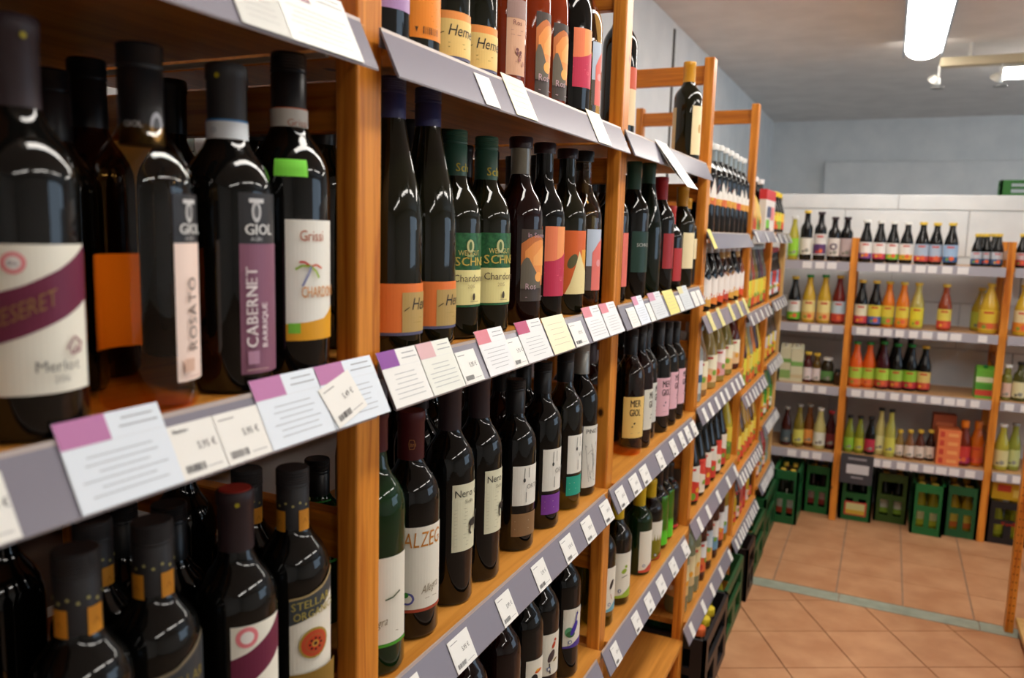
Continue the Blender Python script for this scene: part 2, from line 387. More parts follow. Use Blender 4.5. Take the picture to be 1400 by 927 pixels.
# ------------------------------------------------------------------ lamps
M_TUBE = mat('#fff8ee', .4, emit=TUBE); M_ALU = mat('#a9b4c2', .3, metal=.6); M_LWHITE = mat('#d8d8d4', .5)
def lamp(y0, y1, x0, x1, label, group='ceiling tube lamps', z=2.47, axis='y', off=''):
    r = empty('ceiling_lamp'+off, ((x0+x1)/2, (y0+y1)/2, z)); tag(r, label, 'lamp', group)
    sw = (lambda b: b) if axis == 'y' else (lambda b: b)
    box('housing', (x0, x1, y0, y1, z+.045, z+.085), M_LWHITE, r, .004, 1)
    # rounded diffuser
    w = (x1-x0)/2-.012; cx = (x0+x1)/2; v, f = [], []
    if axis == 'y':
        pr = [(cx+w*cos(pi+pi*i/8), z+.045+.05*sin(pi+pi*i/8)) for i in range(9)]
        for y in (y0+.01, y1-.01): v += [(a, y, b) for a, b in pr]
    else:
        wy = (y1-y0)/2-.012; cy = (y0+y1)/2
        pr = [(cy+wy*cos(pi+pi*i/8), z+.045+.05*sin(pi+pi*i/8)) for i in range(9)]
        for x in (x0+.01, x1-.01): v += [(x, a, b) for a, b in pr]
    for i in range(8): f.append((i, i+1, 10+i, 9+i))
    f += [tuple(range(9)), tuple(range(17, 8, -1))]
    link('diffuser'+off, mesh('diffuser'+off, v, f, M_TUBE), r, -r.location)
    if axis == 'y':
        for a, b in ((x0, x0+.010), (x1-.010, x1)): box('side_rail', (a, b, y0, y1, z+.012, z+.045), M_ALU, r)
        for yy in (y0+.2, y1-.2): box('hanger', (cx-.006, cx+.006, yy-.006, yy+.006, z+.085, ZC+.002), M_LWHITE, r)
    else:
        for xx in (x0+.2, x1-.2): box('hanger', (xx-.006, xx+.006, (y0+y1)/2-.006, (y0+y1)/2+.006, z+.085, ZC+.002), M_LWHITE, r)
    return r
lamp(3.3, 4.85, .475, .665, 'white fluorescent ceiling lamp above the tiled aisle', None)
lamp(1.95, 3.2, .475, .665, 'white fluorescent ceiling lamp over the tall uprights of the aisle', None, off='_aisle_offscreen')
lamp(.35, 1.85, .475, .665, 'white fluorescent ceiling lamp over the merlot end of the aisle', None, off='_near_offscreen')
for k, yy in enumerate((-1.8, .2, 2.2)): lamp(yy, yy+1.5, 2.5, 2.69, f'{ORD[k]} white fluorescent ceiling lamp of the second row towards the window', 'second row of tube lamps', off=('_behind_offscreen', '_beside_offscreen', '_ahead_offscreen')[k])
lamp(5.45, 5.63, 1.0, 2.3, 'white fluorescent ceiling lamp beyond the block partition', None, axis='x')
# track with two spot lamps
tr = empty('light_track', (.9, 5.0, 2.52)); tag(tr, 'cream ceiling light track running across behind the lamp', 'light track')
box('track_bar', (.66, 1.9, 4.99, 5.06, 2.455, 2.50), mat('#c9bd9e', .5), tr, .003, 1)
for x in (.8, 1.5): box('hanger', (x-.01, x+.01, 5.015, 5.035, 2.5, ZC+.002), M_LWHITE, tr)
def spot(p, lit, label):
    r = empty('spot_lamp', (p.x, p.y, p.z)); tag(r, label, 'spot lamp')
    a = link('arm', mesh('arm', *lathe([(.006, -.02), (.006, .04)], 10), M_LWHITE), r, (0, 0, .0))
    h = link('shade', mesh('shade', *lathe([(.018, -.02), (.034, -.045), (.036, -.05), (.03, -.05), (.014, -.018)], 18), mat('#d5d2c8', .3, metal=.3)), r); h.rotation_euler = (.5, .5, 0)
    l = link('bulb', mesh('bulb', *lathe([(.012, -.044), (.028, -.046), (.028, -.047), (.01, -.048)], 16), mat('#fff2dc', .4, emit=25 if lit else 0)), r); l.rotation_euler = (.5, .5, 0)
    link('ring', mesh('ring', *lathe([(.030, -.075), (.034, -.077), (.034, -.08), (.030, -.078)], 18), mat('#7d7f80', .4, metal=.5)), r)
spot(Vector((.66, 5.02, 2.425)), True, 'small lit white spot lamp hanging under the light track')
spot(Vector((.955, 5.02, 2.42)), False, 'small unlit spot lamp hanging under the light track')
# ------------------------------------------------------------------ main shelving along the left wall
WF, WN = .043, .0288
PY = [-.18, .685, 1.555, 2.390, 3.259, 3.890, 4.435]
PH = [2.03, 2.03, 2.03, 2.03, 2.03, 1.54, 1.54]
SH = empty('wooden_shelving', (-.25, 2.0, 0)); tag(SH, 'long orange pine shelving stocked with wine along the left wall', 'shelving')
for y, h in zip(PY, PH):
    last = y > 4.4
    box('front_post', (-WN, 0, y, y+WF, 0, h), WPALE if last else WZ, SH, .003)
    box('rear_post', (-.49, -.46, y, y+WF, 0, h), WZ, SH, .003)
    zs = [h-.073, 1.62, 1.15, .80, .42, .05] if h > 1.8 else [1.40, 1.05, .7, .42, .05]
    for z in zs: box('rung', (-.46, -WN, y+.010, y+.033, z, z+.052), WX, SH, .002, 1)
BAYS = {'A': (PY[0]+WF, PY[1], [1.72, 1.374, .989, .627, .25]), 'B': (PY[1]+WF, PY[2], [1.72, 1.374, .989, .627, .25]), 'C': (PY[2]+WF, PY[3], [1.72, 1.374, .989, .627, .25]),
        'D': (PY[3]+WF, PY[4], [1.529, 1.279, .999, .637, .292]), 'E': (PY[4]+WF, PY[5], [1.546, 1.217, .882, .552, .279]), 'F': (PY[5]+WF, PY[6], [1.541, 1.217, .909, .611, .312])}
RY = {'A': (-.12, .672), 'B': (.708, 1.512), 'C': (1.543, 2.305), 'D': (2.375, 3.135), 'E': (3.225, 3.845), 'F': (3.945, 4.44)}
RXT, RXB, RDZ = .0125, .0344, -.0457
def rail_me(y0, y1):
    pr = [(.0095, .0035), (.0118, .0035), (RXT, 0), (RXB, RDZ), (RXB-.0008, RDZ-.0018), (RXB-.003, RDZ-.001), (RXT-.002, -.001), (.0095, -.016)]
    n = len(pr); v = [(a, y, b) for y in (y0, y1) for a, b in pr]; f = [(i, n+i, n+(i+1) % n, (i+1) % n) for i in range(n)]; f += [tuple(range(n)), tuple(range(2*n-1, n-1, -1))]
    k = [0]*(n+2); k[0] = k[1] = 1; k[3] = k[4] = 2
    return mesh('price_rail', v, f, [M_RAIL, M_RAILTOP, mat('#a9a6ad', .2)], k)
for b, (y0, y1, zs) in BAYS.items():
    for i, z in enumerate(zs):
        bo = box('shelf_board', (-.485, .0095, y0, y1, z-.019, z+.0004), WY, SH, .0015, 1)
        if not (b in 'ABC' and i == 4): link('price_rail', rail_me(*RY[b]), bo, (0, 0, z))
p = box('support_rod', (-.46, -.03, .672, .677, 1.690, 1.695), mat('#b8b4a6', .4), SH)
box('back_panel', (-.496, -.491, -.13, .70, 1.0, on_x(250, 168, -.5).z), M_BACKP, SH)
# ------------------------------------------------------------------ price cards
CL = sqrt((RXB-RXT)**2+RDZ**2); CT = Vector(((RXT-RXB)/CL, 0, -RDZ/CL)); CN = Vector((-RDZ/CL, 0, (RXB-RXT)/CL))
CI = [0]
def card(y0, y1, z, kind, label, group=None, tilt=0, cols=None, price=None, title=None, h=None, lift=0.0, bend=0, name='price_card'):
    w = y1-y0; v, f, k, ms = [], [], [], []
    paper, head = cols or ('#ecebe6', '#b06aa0')
    h = h or {'price': .043, 'info': .064, 'yellow': .062, 'plain': .043, 'slip': .10}[kind]
    def M(m):
        m = mat(m, .35, .4) if isinstance(m, str) else m
        if m not in ms: ms.append(m)
        return ms.index(m)
    def P(s, t, l): 
        o = CT*t+CN*(.0014+.00025*l); 
        if bend: o += Vector((bend*((h-t)/h)**2, 0, 0))
        return (o.x, s, o.z)
    def rect(s0, s1, t0, t1, m, l):
        n = 4 if bend else 1
        for i in range(n):
            a, b = t0+(t1-t0)*i/n, t0+(t1-t0)*(i+1)/n
            o = len(v); v.extend([P(s0, a, l), P(s1, a, l), P(s1, b, l), P(s0, b, l)]); f.append((o, o+1, o+2, o+3)); k.append(M(m))
    def txt(s, x, t, size, m, l, xs=.85):
        gv, gf, gw = text_geo(s, size, xs); o = len(v); v.extend([P(x+a, t+b, l) for a, b in gv]); kk = M(m)
        for q in gf: f.append(tuple(o+i for i in q)); k.append(kk)
    # thick card: front, and a back face a little behind
    rect(0, w, 0, h, paper, 0)
    if kind == 'info':
        hw = w*.46; rect(0, hw, h*.70, h, head, 1)
        for i, (a, b) in enumerate(((.60, .92), (.56, .95))): rect(w*a, w*b, h*(.90-.09*i), h*(.915-.09*i), '#8d9298', 1)
        for i in range(6):
            e = random.uniform(.08, .26); rect(w*e, w*(1-e), h*(.56-.085*i), h*(.57-.085*i), '#9aa0a6', 1)
        rect(0, w, h*.695, h*.70, '#d2d6da', 1)
    if kind in ('price',):
        rect(w*.08, w*.42, h*.86, h*.88, '#77777a', 1)
        if title: txt(title, w*.08, h*.84, h*.12, '#555558', 2)
        txt(price or '5,95 €', w*.50, h*.48, h*.19, '#3c3c40', 1)
        x = w*.10
        while x < w*.50: q = random.choice((.0005, .0009, .0013)); rect(x, x+q, h*.10, h*.24, '#4a4a4e', 1); x += q+random.choice((.0006, .001))
        rect(w*.56, w*.90, h*.12, h*.135, '#99999c', 1)
    if kind in ('plain', 'yellow', 'slip'):
        for i in range(5):
            e = random.uniform(.1, .25); rect(w*e, w*(1-e), h*(.78-.14*i), h*(.79-.14*i), '#b2ab90' if kind == 'yellow' else '#a5a5a5', 1)
    # thickness
    o = len(v); bk = [Vector(P(a, b, 0))-CN*.0006 for a, b in ((0, 0), (w, 0), (w, h), (0, h))]; v.extend([tuple(q) for q in bk]); f.append((o+3, o+2, o+1, o)); k.append(M(paper))
    ob = link(name, mesh(name, v, f, ms, k), None, (RXB, y0, z+RDZ+.0005)); ob.location += CT*lift
    if tilt: ob.rotation_euler = Matrix.Rotation(tilt, 3, CN).to_euler(); ob.location += CN*.0012
    tag(ob, label, 'price card', group); return ob
def cards(z, spec, where, X=None):
    cnt = {}
    for sp in spec:
        x0, x1, kind = sp[:3]; kw = sp[3] if len(sp) > 3 else {}
        y0 = y_on_line(x0, RXB, z+RDZ); y1 = y_on_line(x1, RXB, z+RDZ); kw = dict(kw); lab = kw.pop('label', None)
        names = {'price': 'white price card', 'plain': 'plain white card', 'info': 'tall info card', 'yellow': 'yellow info card', 'slip': 'paper slip'}; cnt[kind] = cnt.get(kind, 0)+(not lab)
        card(y0, y1, z, kind, lab or f'{ORD[cnt[kind]-1]} {names[kind]} along the {where}', None if lab else f'{kind} cards on the {where}', **kw)
IV = ('#dfe8f2', '#b878a8'); IW = ('#e9e9e6', '#8a4c9c'); IP = ('#e6e6e8', '#d07a88'); IM = ('#e2e2e2', '#b03868')
cards(1.374, [(-60, 30, 'price', dict(label='white price card below the large merlot bottle, partly cut off')),
  (112, 252, 'info', dict(cols=IV, label='pale blue wine card with mauve header below the rosato bottle')), (252, 312, 'price', dict(price='5,95 €', title='Merlot', label='white price card right beside the mauve-headed card under the rosato')),
  (313, 372, 'price', dict(price='5,95 €', label='white price card below the cabernet bottle')), (373, 458, 'info', dict(cols=IV, label='pale blue wine card with mauve header below the slim-label chardonnay')),
  (459, 533, 'info', dict(cols=IV, label='pale blue wine card crossing the nearest upright, price card stuck over it'))], 'middle rail of the merlot bay')
yy = y_on_line(462, RXB, 1.374+RDZ); card(yy, yy+.055, 1.374, 'price', 'tilted white price card stuck over a pale blue wine card', None, tilt=radians(14), price='5,49 €', h=.042)
cards(1.374, [(541, 592, 'info', dict(cols=IW, label='white wine card with violet header under the orange-label bottles')), (593, 636, 'info', dict(cols=('#e4e6de', '#d8b0b4'), label='grey-white wine card with pale pink header beside the violet one')),
  (637, 662, 'price', dict(label='white price card below the first green-label chardonnay')), (670, 706, 'info', dict(cols=IP, label='white wine card with pink header below the second green-label chardonnay')), (705, 722, 'price', dict(label='narrow white price card beside the pink-headed card')),
  (723, 756, 'info', dict(cols=IM, label='grey wine card with magenta header below the sunset-label bottle')), (758, 786, 'yellow', dict(cols=('#ece6c4', '#fff'), label='pale yellow card below the red scarf label bottle')), (788, 805, 'price', dict(label='white price card right of the pale yellow card')),
  (811, 833, 'info', dict(cols=IP, label='first of two pink-headed white cards next to the second upright')), (834, 854, 'info', dict(cols=IP, label='second of two pink-headed white cards next to the second upright'))], 'middle rail of the chardonnay bay')
cards(1.374, [(865, 876, 'plain'), (877, 890, 'info', dict(cols=('#dfe6f0', '#cf8aa8'), label='pale blue card with pink header below the dark green label bottle')), (891, 897, 'plain'), (898, 914, 'info', dict(cols=('#d6dade', '#c890a8'), label='grey card with dull pink header below the red-capped bottle')), (917, 930, 'yellow', dict(cols=('#e6dc84', '#fff'), label='bright yellow card below the gold-capped bottle')),
  (931, 936, 'plain'), (937, 949, 'info', dict(cols=('#d2d8dc', '#d8cf9a'), label='grey card with pale yellow header near the third upright')), (951, 957, 'plain'), (958, 963, 'plain')], 'middle rail of the bay with dark green labels')
cards(1.72, [(330, 398, 'plain', dict(cols=('#d2d2cc', '#fff'))), (399, 497, 'info', dict(cols=('#f4f5f0', '#a88a90'), label='large white card with greyish pink header on the top rail above the nearest upright'))], 'top rail of the merlot bay')
cards(1.72, [(664, 684, 'plain', dict(label='small white card on the top rail below the yellow-label bottles')), (706, 735, 'yellow', dict(cols=('#f4efce', '#fff'), label='cream card on the top rail beside a small white one')), (818, 836, 'yellow', dict(cols=('#efe9cf', '#fff'), label='cream card on the top rail left of the second upright'))], 'top rail of the chardonnay bay')
cards(1.72, [(908, 924, 'slip', dict(label='long white paper slip curling off the top rail', h=.115, lift=-.055, bend=.03))], 'top rail')
cards(.989, [(562, 586, 'price'), (626, 652, 'price'), (690, 708, 'price'), (738, 754, 'price'), (776, 790, 'price'), (804, 816, 'price'), (829, 840, 'price')], 'lower rail under the nero bottles')
cards(.989, [(850, 860, 'price'), (868, 878, 'price'), (882, 891, 'price'), (904, 911, 'price'), (922, 928, 'price'), (934, 939, 'price'), (942, 947, 'price'), (950, 955, 'price')], 'lower rail under the pink-label bottles')
cards(.627, [(843, 851, 'price'), (871, 879, 'price'), (888, 896, 'price'), (904, 912, 'price'), (921, 928, 'price'), (938, 944, 'price')], 'bottom rail under the bird-label bottles')
def far_cards(bay, i, n, kind='plain', cols=None, where='', w=.036):
    z = BAYS[bay][2][i]; y0, y1 = RY[bay]
    for j in range(n):
        y = y0+.05+(y1-y0-.09)*(j+random.uniform(-.15, .15))/max(1, n-1); y = min(max(y, y0), y1-w)
        card(y, y+w, z, kind, f'{ORD[j]} {"yellow" if cols else "white"} card along the {where}', f'cards on the {where}', cols=cols)
far_cards('D', 0, 1, 'yellow', ('#e8dc7a', '#fff'), 'rail under the white-capped black bottles', .05)
far_cards('D', 1, 5, 'yellow', ('#e0d890', '#fff'), 'rail under the bottles with white pleated labels', .05)
far_cards('D', 2, 8, where='third rail of the juice bay'); far_cards('D', 3, 5, where='fourth rail of the juice bay'); far_cards('D', 4, 5, where='lowest rail of the juice bay')
for bay, nm in (('E', 'bay past the tall uprights'), ('F', 'last bay')):
    for i, wd in enumerate(('top', 'second', 'third', 'fourth', 'lowest')): far_cards(bay, i, (3, 5, 7, 10, 11)[i], where=f'{wd} rail of the {nm}', w=.03)
# ------------------------------------------------------------------ wine bottles, bay by bay
K_BLK = mat('#17171a', .35, .4); K_CHAR = mat('#2b2a2c', .5, .4); K_PURP = mat('#33272c', .45, .4); K_NAVY = mat('#383c68', .4, .5); K_GRN = mat('#2c5446', .4, .5)
K_WINE = mat('#4a141a', .45, .4); K_GOLD = mat('#cf9420', .35, .5); K_RED = mat('#a81c24', .4, .5); K_SIL = mat('#9a9a94', .35, .5, metal=.5); K_YEL = mat('#d8b81c', .4); K_WHT = mat('#dcdcd6', .4)
K_DRED = mat('#2a0f14', .4, .5)
CREAM = '#eceadc'; WHITE = '#e9e8e2'
zA = 1.374+.001
def merlot(L, b, a0, a1, z0, z1, big=True):
    H = z1-z0; q = lambda f: z0+H*f
    L.band(a0, a1, z0, z1, CREAM)
    L.band(a0, a1, [q(.32), q(.40), q(.50), q(.62)], [q(.66), q(.73), q(.84), q(.99)], '#6b2340')
    w = a1-a0
    L.disc(a0+w*.27, q(.88), b.m(15) if big else .010, '#e8848c'); L.disc(a0+w*.27, q(.88), b.m(9.5) if big else .006, '#f0ece8')
    if not big: return
    L.text('Bio', a0+w*.27, q(.865), b.m(9), '#55405a', center=True)
    L.text('CESERET', a0+w*.06, q(.44), b.m(34), '#8e6a40', xs=.62, slope=.42)
    # little house
    c = a0+w*.76; L.poly([(c-9, q(.30)), (c, q(.385)), (c-.5, q(.36)), (c-8, q(.285))], '#7a3048'); L.poly([(c, q(.385)), (c+9, q(.33)), (c+9, q(.31)), (c, q(.365))], '#7a3048')
    L.line([(c-5, q(.30)), (c-5, q(.26)), (c+6, q(.27)), (c+6, q(.33))], .0012, '#8a4a5c'); L.line([(c-1, q(.26)), (c-1, q(.30)), (c+3, q(.30)), (c+3, q(.265))], .001, '#8a4a5c')
    L.text('Merlot', a0+w*.40, q(.155), b.m(22), '#5a5a58', xs=.95); L.text('2016', a0+w*.54, q(.075), b.m(14), '#9a9a94', xs=.9)
def dot(b, a, y, m='#a89a18', d=.0022):
    L = b.label('seal_dot', rad=b.n*1.1+.0014); L.disc(a, b.h(y, True), d, m); L.done()
# --- bay A, middle shelf
b = Bottle('wine_bottle', 'dark merlot bottle with cream label crossed by a slanting maroon band', -.03, zA, ('R', 119, 440), top=26, glass=G_BLACK)
b.cap(K_PURP, y=145); dot(b, 25, 46)
L = b.label(); merlot(L, b, -36, 70, b.h(541), b.h(334)); L.done()
def giol(b, xl, ylab0, ytop, ybot, colr, word, tcol, a1=95):
    L = b.label(); a0 = b.a(xl, 430); ym = ylab0
    L.band(a0, a1, b.h(ym), b.h(ytop), '#2c2c2f'); L.band(a0, a1, b.h(ybot), b.h(ym), colr)
    r = b.r; cx = a0+24
    L.disc(cx, b.h(ytop+26), b.m(7.5), '#c9c9c9', ry=b.m(15)); L.disc(cx, b.h(ytop+26), b.m(4), '#5c5c5e', ry=b.m(9)); L.band(cx-11, cx+11, b.h(ytop+14), b.h(ytop+8), '#d0d0d0')
    L.text('GIOL', a0+7, b.h(ym-13), b.m(21), '#e4e4e2', xs=.95, bold=.04); L.text('AGRI', a0+14, b.h(ym-4), b.m(8), '#b8b8b8')
    if word == 'ROSATO': L.text('ROSATO', a0+30, b.h(ybot-44), b.m(24), tcol, up=True, xs=1.06)
    else:
        L.text('CABERNET', a0+22, b.h(ybot-37), b.m(23), tcol, up=True, xs=.92, bold=.05); L.text('BARRIQUE', a0+37, b.h(ybot-36), b.m(13), tcol, up=True, xs=1.0, bold=.03)
    L.band(a0+8, a0+23, b.h(ybot-14), b.h(ybot-32), '#d8b4a0' if word == 'ROSATO' else '#b68aa4'); L.print_lines(a0+6, a0+40, b.h(ybot-3), b.h(ybot-9), 1, '#c9a9a4')
    L.done()
b = Bottle('wine_bottle', 'amber rosato bottle with a narrow pale pink label and black neck', -.03, zA, ('A', 203, 440), top=64, glass=G_AMBER)
b.cap(K_BLK, y=197, style='screw'); giol(b, 235, 332, 262, 527, '#f3dcd0', 'ROSATO', '#5a4a44')
L = b.label('back_label'); L.band(188, 262, b.h(490), b.h(352), mat('#f0c888', .7)); L.done()
L = b.label('neck_print', rad=b.n*1.05+.0014); z = b.h(172, True); L.disc(38, z, .0052, '#b9bcc4', ry=.011); L.disc(38, z, .003, '#55565a', ry=.007); L.text('GIOL', -42, z-.001, .006, '#d8d8d8'); L.done()
b = Bottle('wine_bottle', 'dark cabernet bottle with narrow purple label and blue-edged neck band', -.03, zA, ('A', 316, 440), top=92, glass=G_BLACK)
b.cap(K_CHAR, y=190); dot(b, -25, 104)
giol(b, 327, 333, 262, 513, '#84566c', 'CABERNET', '#efe6e8')
L = b.label('neck_band', rad=b.n*1.05+.0014); z0, z1 = b.h(194, True), b.h(163, True); L.band(-95, 95, z0, z1, '#3f7fb8'); L.band(-95, 95, z0+.0018, z1-.0018, '#dfe6ec'); L.print_lines(-30, 60, z0+.003, z1-.003, 3, '#9aa4b0'); L.disc(-38, (z0+z1)/2, .003, '#c2cad2'); L.done()
b = Bottle('wine_bottle', 'dark chardonnay bottle with slim white palm-tree label and green sticker', -.03, zA, ('A', 398, 440), top=76, glass=G_BLACK)
b.cap(K_BLK, y=178, style='screw')
L = b.label('neck_band', rad=b.n*1.05+.0014); z0, z1 = b.h(181, True), b.h(147, True); L.band(-95, 95, z0, z1, '#c86030'); L.band(-95, 95, z0+.0025, z1-.001, '#c9c6be'); L.text('Grissi', -5, z0+.006, .009, '#a8603c'); L.done()
L = b.label('sale_sticker'); L.patch(-22, 26, b.h(238)-.002, b.h(214)-.002, mat('#84e848', .6), 8); L.done('fluorescent green sticker')
L = b.label(); a0, a1 = b.a(391, 380), 84; y0, y1 = 466, 300; L.band(a0, a1, b.h(y0), b.h(y1), '#ecebe2')
L.band(a0, a1, b.h(y0), [b.h(443), b.h(441), b.h(437), b.h(420)], '#e0a020'); L.band(a0+3, a0+20, b.h(456), b.h(442), '#7cc23c')
L.text('Grissi', a0+20, b.h(329), b.m(21), '#b8623a', xs=.78)
L.text('CHARDONNAY', a0+22, b.h(407), b.m(22), '#d08c3c', xs=.5, bold=.02)
pc = (a0+35, b.h(364))
for pts, c in (([(0, 0), (-10, 6), (-18, 6)], '#c84848'), ([(0, 0), (-14, 1), (-24, -4)], '#8cb030'), ([(0, 0), (10, 2), (20, -3)], '#d06a50'), ([(0, 0), (9, -7), (14, -16)], '#9cbc40'), ([(0, 0), (-4, -10), (-14, -27)], '#8a90b8')):
    L.line([(pc[0]+x*.9, pc[1]+b.m(y)) for x, y in pts], b.m(3), c)
L.done()
def back_bottle(px, py, X, z, top, glass, capm, label, group=None, style='screw', capz=.06, kind='bordeaux', lab=None, name='wine_bottle', r=.0372, neck=None):
    b = Bottle(name, label, X, z, ('A', px, py), kind, r, top=top, glass=glass, group=group, seg=24); b.cap(capm, b.H-capz, style)
    if lab: L = b.label(); L.band(-60, 60, .09, .17, lab); L.done()
    return b
back_bottle(66, 130, -.14, zA, 98, G_BLACK, K_BLK, 'dark bottle with black cap in the second row behind the merlot')
back_bottle(119, 120, -.115, zA, 84, G_RED, K_BLK, 'reddish dark bottle with black screw cap between the merlot and the rosato')
back_bottle(347, 140, -.21, zA, 124, G_BLACK, K_BLK, 'black-necked bottle behind the gap between cabernet and chardonnay')
back_bottle(440, 150, -.125, zA, 128, G_OLIVE, K_BLK, 'olive bottle beside the nearest upright, behind the chardonnay')
back_bottle(429, 160, -.20, zA, 138, G_BLACK, K_BLK, 'black-necked bottle third row back beside the nearest upright')
sw = Bottle('swing_top_bottle', 'clear swing-top bottle standing behind the amber rosato', -.33, zA, ('A', 247, 170), 'juice', .034, top=141, glass=G_CLEAR, seg=24)
sw.cap(K_BLK, sw.H-.016, 'cork', name='stopper')
L = sw.label('wire_bail', rad=sw.n+.001); L.line([(-80, sw.H-.02), (-60, sw.H-.06), (60, sw.H-.06), (80, sw.H-.02)], .0015, '#2a2a2a'); L.done()
back_bottle(153, 170, -.36, zA, 152, G_CLEAR, K_BLK, 'clear bottle with black stopper far behind the rosato', style='cork', capz=.016, kind='juice')
# --- bay A, lower shelf
zl = .990
def orange_neck(b):
    L = b.label('neck_label', rad=b.n*1.05+.0016)
    z0, z1 = b.H-.062, b.H-.040
    for a in (-48, 42): L.band(a-22, a+22, z0, z1, '#d8922c', lay=0); L.line([(a-8, z0+.008), (a, z0+.013), (a+8, z0+.008)], .0008, '#b8741c', lay=1)
    for i in range(-3, 4): L.disc(i*24, z1+.005+.003*(i % 2), .0013, '#b8b070', lay=0)
    L.done()
for px, py, X, top, txt in ((108, 850, -.035, 752, 'dark bottle with two orange neck labels, foremost under the white price card'), (212, 850, -.035, 713, 'dark bottle with two orange neck labels and grey-gold shoulder label')):
    b = Bottle('wine_bottle', txt, X, zl, ('A', px, py), top=top, glass=G_BLACK); b.cap(K_CHAR, b.H-.068, 'screw'); orange_neck(b)
    if px > 200:
        L = b.label(); L.band(-8, 80, .09, [b.h(928), b.h(922), b.h(905), b.h(890)], '#7a705c'); L.band(-8, 80, .088, [b.h(933), b.h(927), b.h(911), b.h(897)], '#33383c'); L.text('STELLAR', 0, b.h(950), .014, '#8a7c40', xs=.8); L.done()
b = Bottle('wine_bottle', 'dark bottle with red-topped maroon capsule and the same slanting-band label, lower shelf', -.035, zl, ('A', 325, 850), top=670, glass=G_BLACK)
b.cap(K_PURP, y=755); dot(b, 5, 690); link('cap_top', mesh('cap_top', *lathe([(.0145, b.H+.0013), (.0145, b.H+.0024), (.012, b.H+.0026)], 20), mat('#a8342c', .4)), b.root)
L = b.label(); a0 = b.a(316, 890); merlot(L, b, a0, 72, .075, b.h(893) if False else .168, False); L.done()
b = Bottle('wine_bottle', 'dark bottle with grey Stellar Organics label and red sun disc', -.035, zl, ('A', 402, 840), top=640, glass=G_BLACK)
b.cap(K_CHAR, b.H-.068, 'screw'); orange_neck(b)
L = b.label(); a0, a1 = b.a(396, 860), 78
L.band(a0, a1, .03, [b.h(853), b.h(847), b.h(838), b.h(815)], '#e6e2d4'); L.band(a0, a1, [b.h(856), b.h(849), b.h(838), b.h(820)], [b.h(822), b.h(819), b.h(812), b.h(796)], '#3c4246')
L.band(a0, a1, [b.h(822), b.h(819), b.h(812), b.h(796)], [b.h(819), b.h(816), b.h(808), b.h(791)], '#a89468'); L.text('STELLAR', a0+3, b.h(836), b.m(16), '#a89a50', xs=.9, bold=.03, slope=.1); L.text('ORGANICS', a0+6, b.h(850), b.m(16), '#a89a50', xs=.8, bold=.03, slope=.1)
c = (a0+38, b.h(884)); L.disc(*c, b.m(22), '#a8903c'); L.disc(*c, b.m(19), '#c24a2c'); L.disc(*c, b.m(14), '#b85a30'); L.disc(*c, b.m(11), '#cc4424'); L.disc(*c, b.m(5), '#c89440'); L.disc(*c, b.m(2.5), '#4a2018')
for i in range(8): L.disc(c[0]+degrees(b.m(8)*cos(i*pi/4)/b.r), c[1]+b.m(8)*sin(i*pi/4), b.m(1.7), '#3a1a14', lay=L.lay)
L.band(a0, a1, .02, b.h(921), '#8a6c2c'); L.done()
for i, (px, py, X, top, capm, lab) in enumerate(((128, 760, -.13, 712, K_CHAR, 'orange-necked bottle half hidden in the second row under the price card'), (232, 740, -.12, 690, K_BLK, 'dark bottle with pale neck band in the second row behind the grey-gold label'), (347, 690, -.12, 642, K_CHAR, 'orange-necked bottle in the second row behind the red-topped capsule'))):
    b = back_bottle(px, py, X, zl, top, G_BLACK, capm, lab, capz=.068)
    if i != 1: orange_neck(b)
    else: L = b.label('neck_band', rad=b.n*1.05+.0014); L.band(-80, 80, b.H-.075, b.H-.06, '#9fa8a8'); L.done()
back_bottle(434, 700, -.17, zl, 628, mat('#0c2a10', .045), K_BLK, 'deep green bottle seen past the nearest upright on the lower shelf', lab='#2f9a3c')
back_bottle(165, 720, -.16, zl, 690, G_BLACK, K_BLK, 'dark bottle deep in shade behind the two orange-necked bottles')
# --- bay B, top shelf
zt = 1.721
def hemer(L, b, a0, a1, z0, z1, orange='#f08a3c', tan='#e8c06a', split=.0, txt=True):
    L.band(a0, a1, z0, z1, orange); L.band(a0, a1, z0-.0035, z0, '#5a5a78')
    s = a0+(a1-a0)*split; L.band(s, a1, z0, z1-(z1-z0)*.18, tan)
    if txt: L.text('Hemer', s+ (a1-s)*.30, z0+(z1-z0)*.46, (z1-z0)*.36, '#2c2620', xs=.9, shear=.25); L.line([(s+(a1-s)*.05, z0+(z1-z0)*.44), (s+(a1-s)*.22, z0+(z1-z0)*.52)], .0008, '#2c2620'); L.print_lines(s+(a1-s)*.3, s+(a1-s)*.75, z0+(z1-z0)*.15, z0+(z1-z0)*.34, 2, '#a8904c')
b = Bottle('wine_bottle', 'dark bottle with lilac label on the top shelf beside the nearest upright', -.035, zt, ('R', 556, 30), H=.32, kind='flute', glass=G_BLACK); b.cap(K_BLK)
L = b.label(); L.band(-60, 75, b.h(8), b.h(-60), '#a884b4'); L.done()
b = Bottle('wine_bottle', 'dark top-shelf bottle turned to its plain orange back label', -.035, zt, ('R', 602, 40), H=.33, kind='flute', glass=G_OLIVE); b.cap(K_NAVY)
L = b.label(); z0, z1 = b.h(50), b.h(-15); L.band(-80, 80, z0, z1, '#ee8a1e'); L.print_lines(-20, 60, z0+.014, z1-.004, 7, '#c06c10'); L.poly([(10, z0+.012), (16, z0+.012), (13, z0+.006)], '#5a3408')
for i in range(9): L.line([(26+i*4, z0+.005), (26+i*4, z0+.013)], random.choice((.0006, .0012)), '#5a3408', lay=L.lay)
L.done()
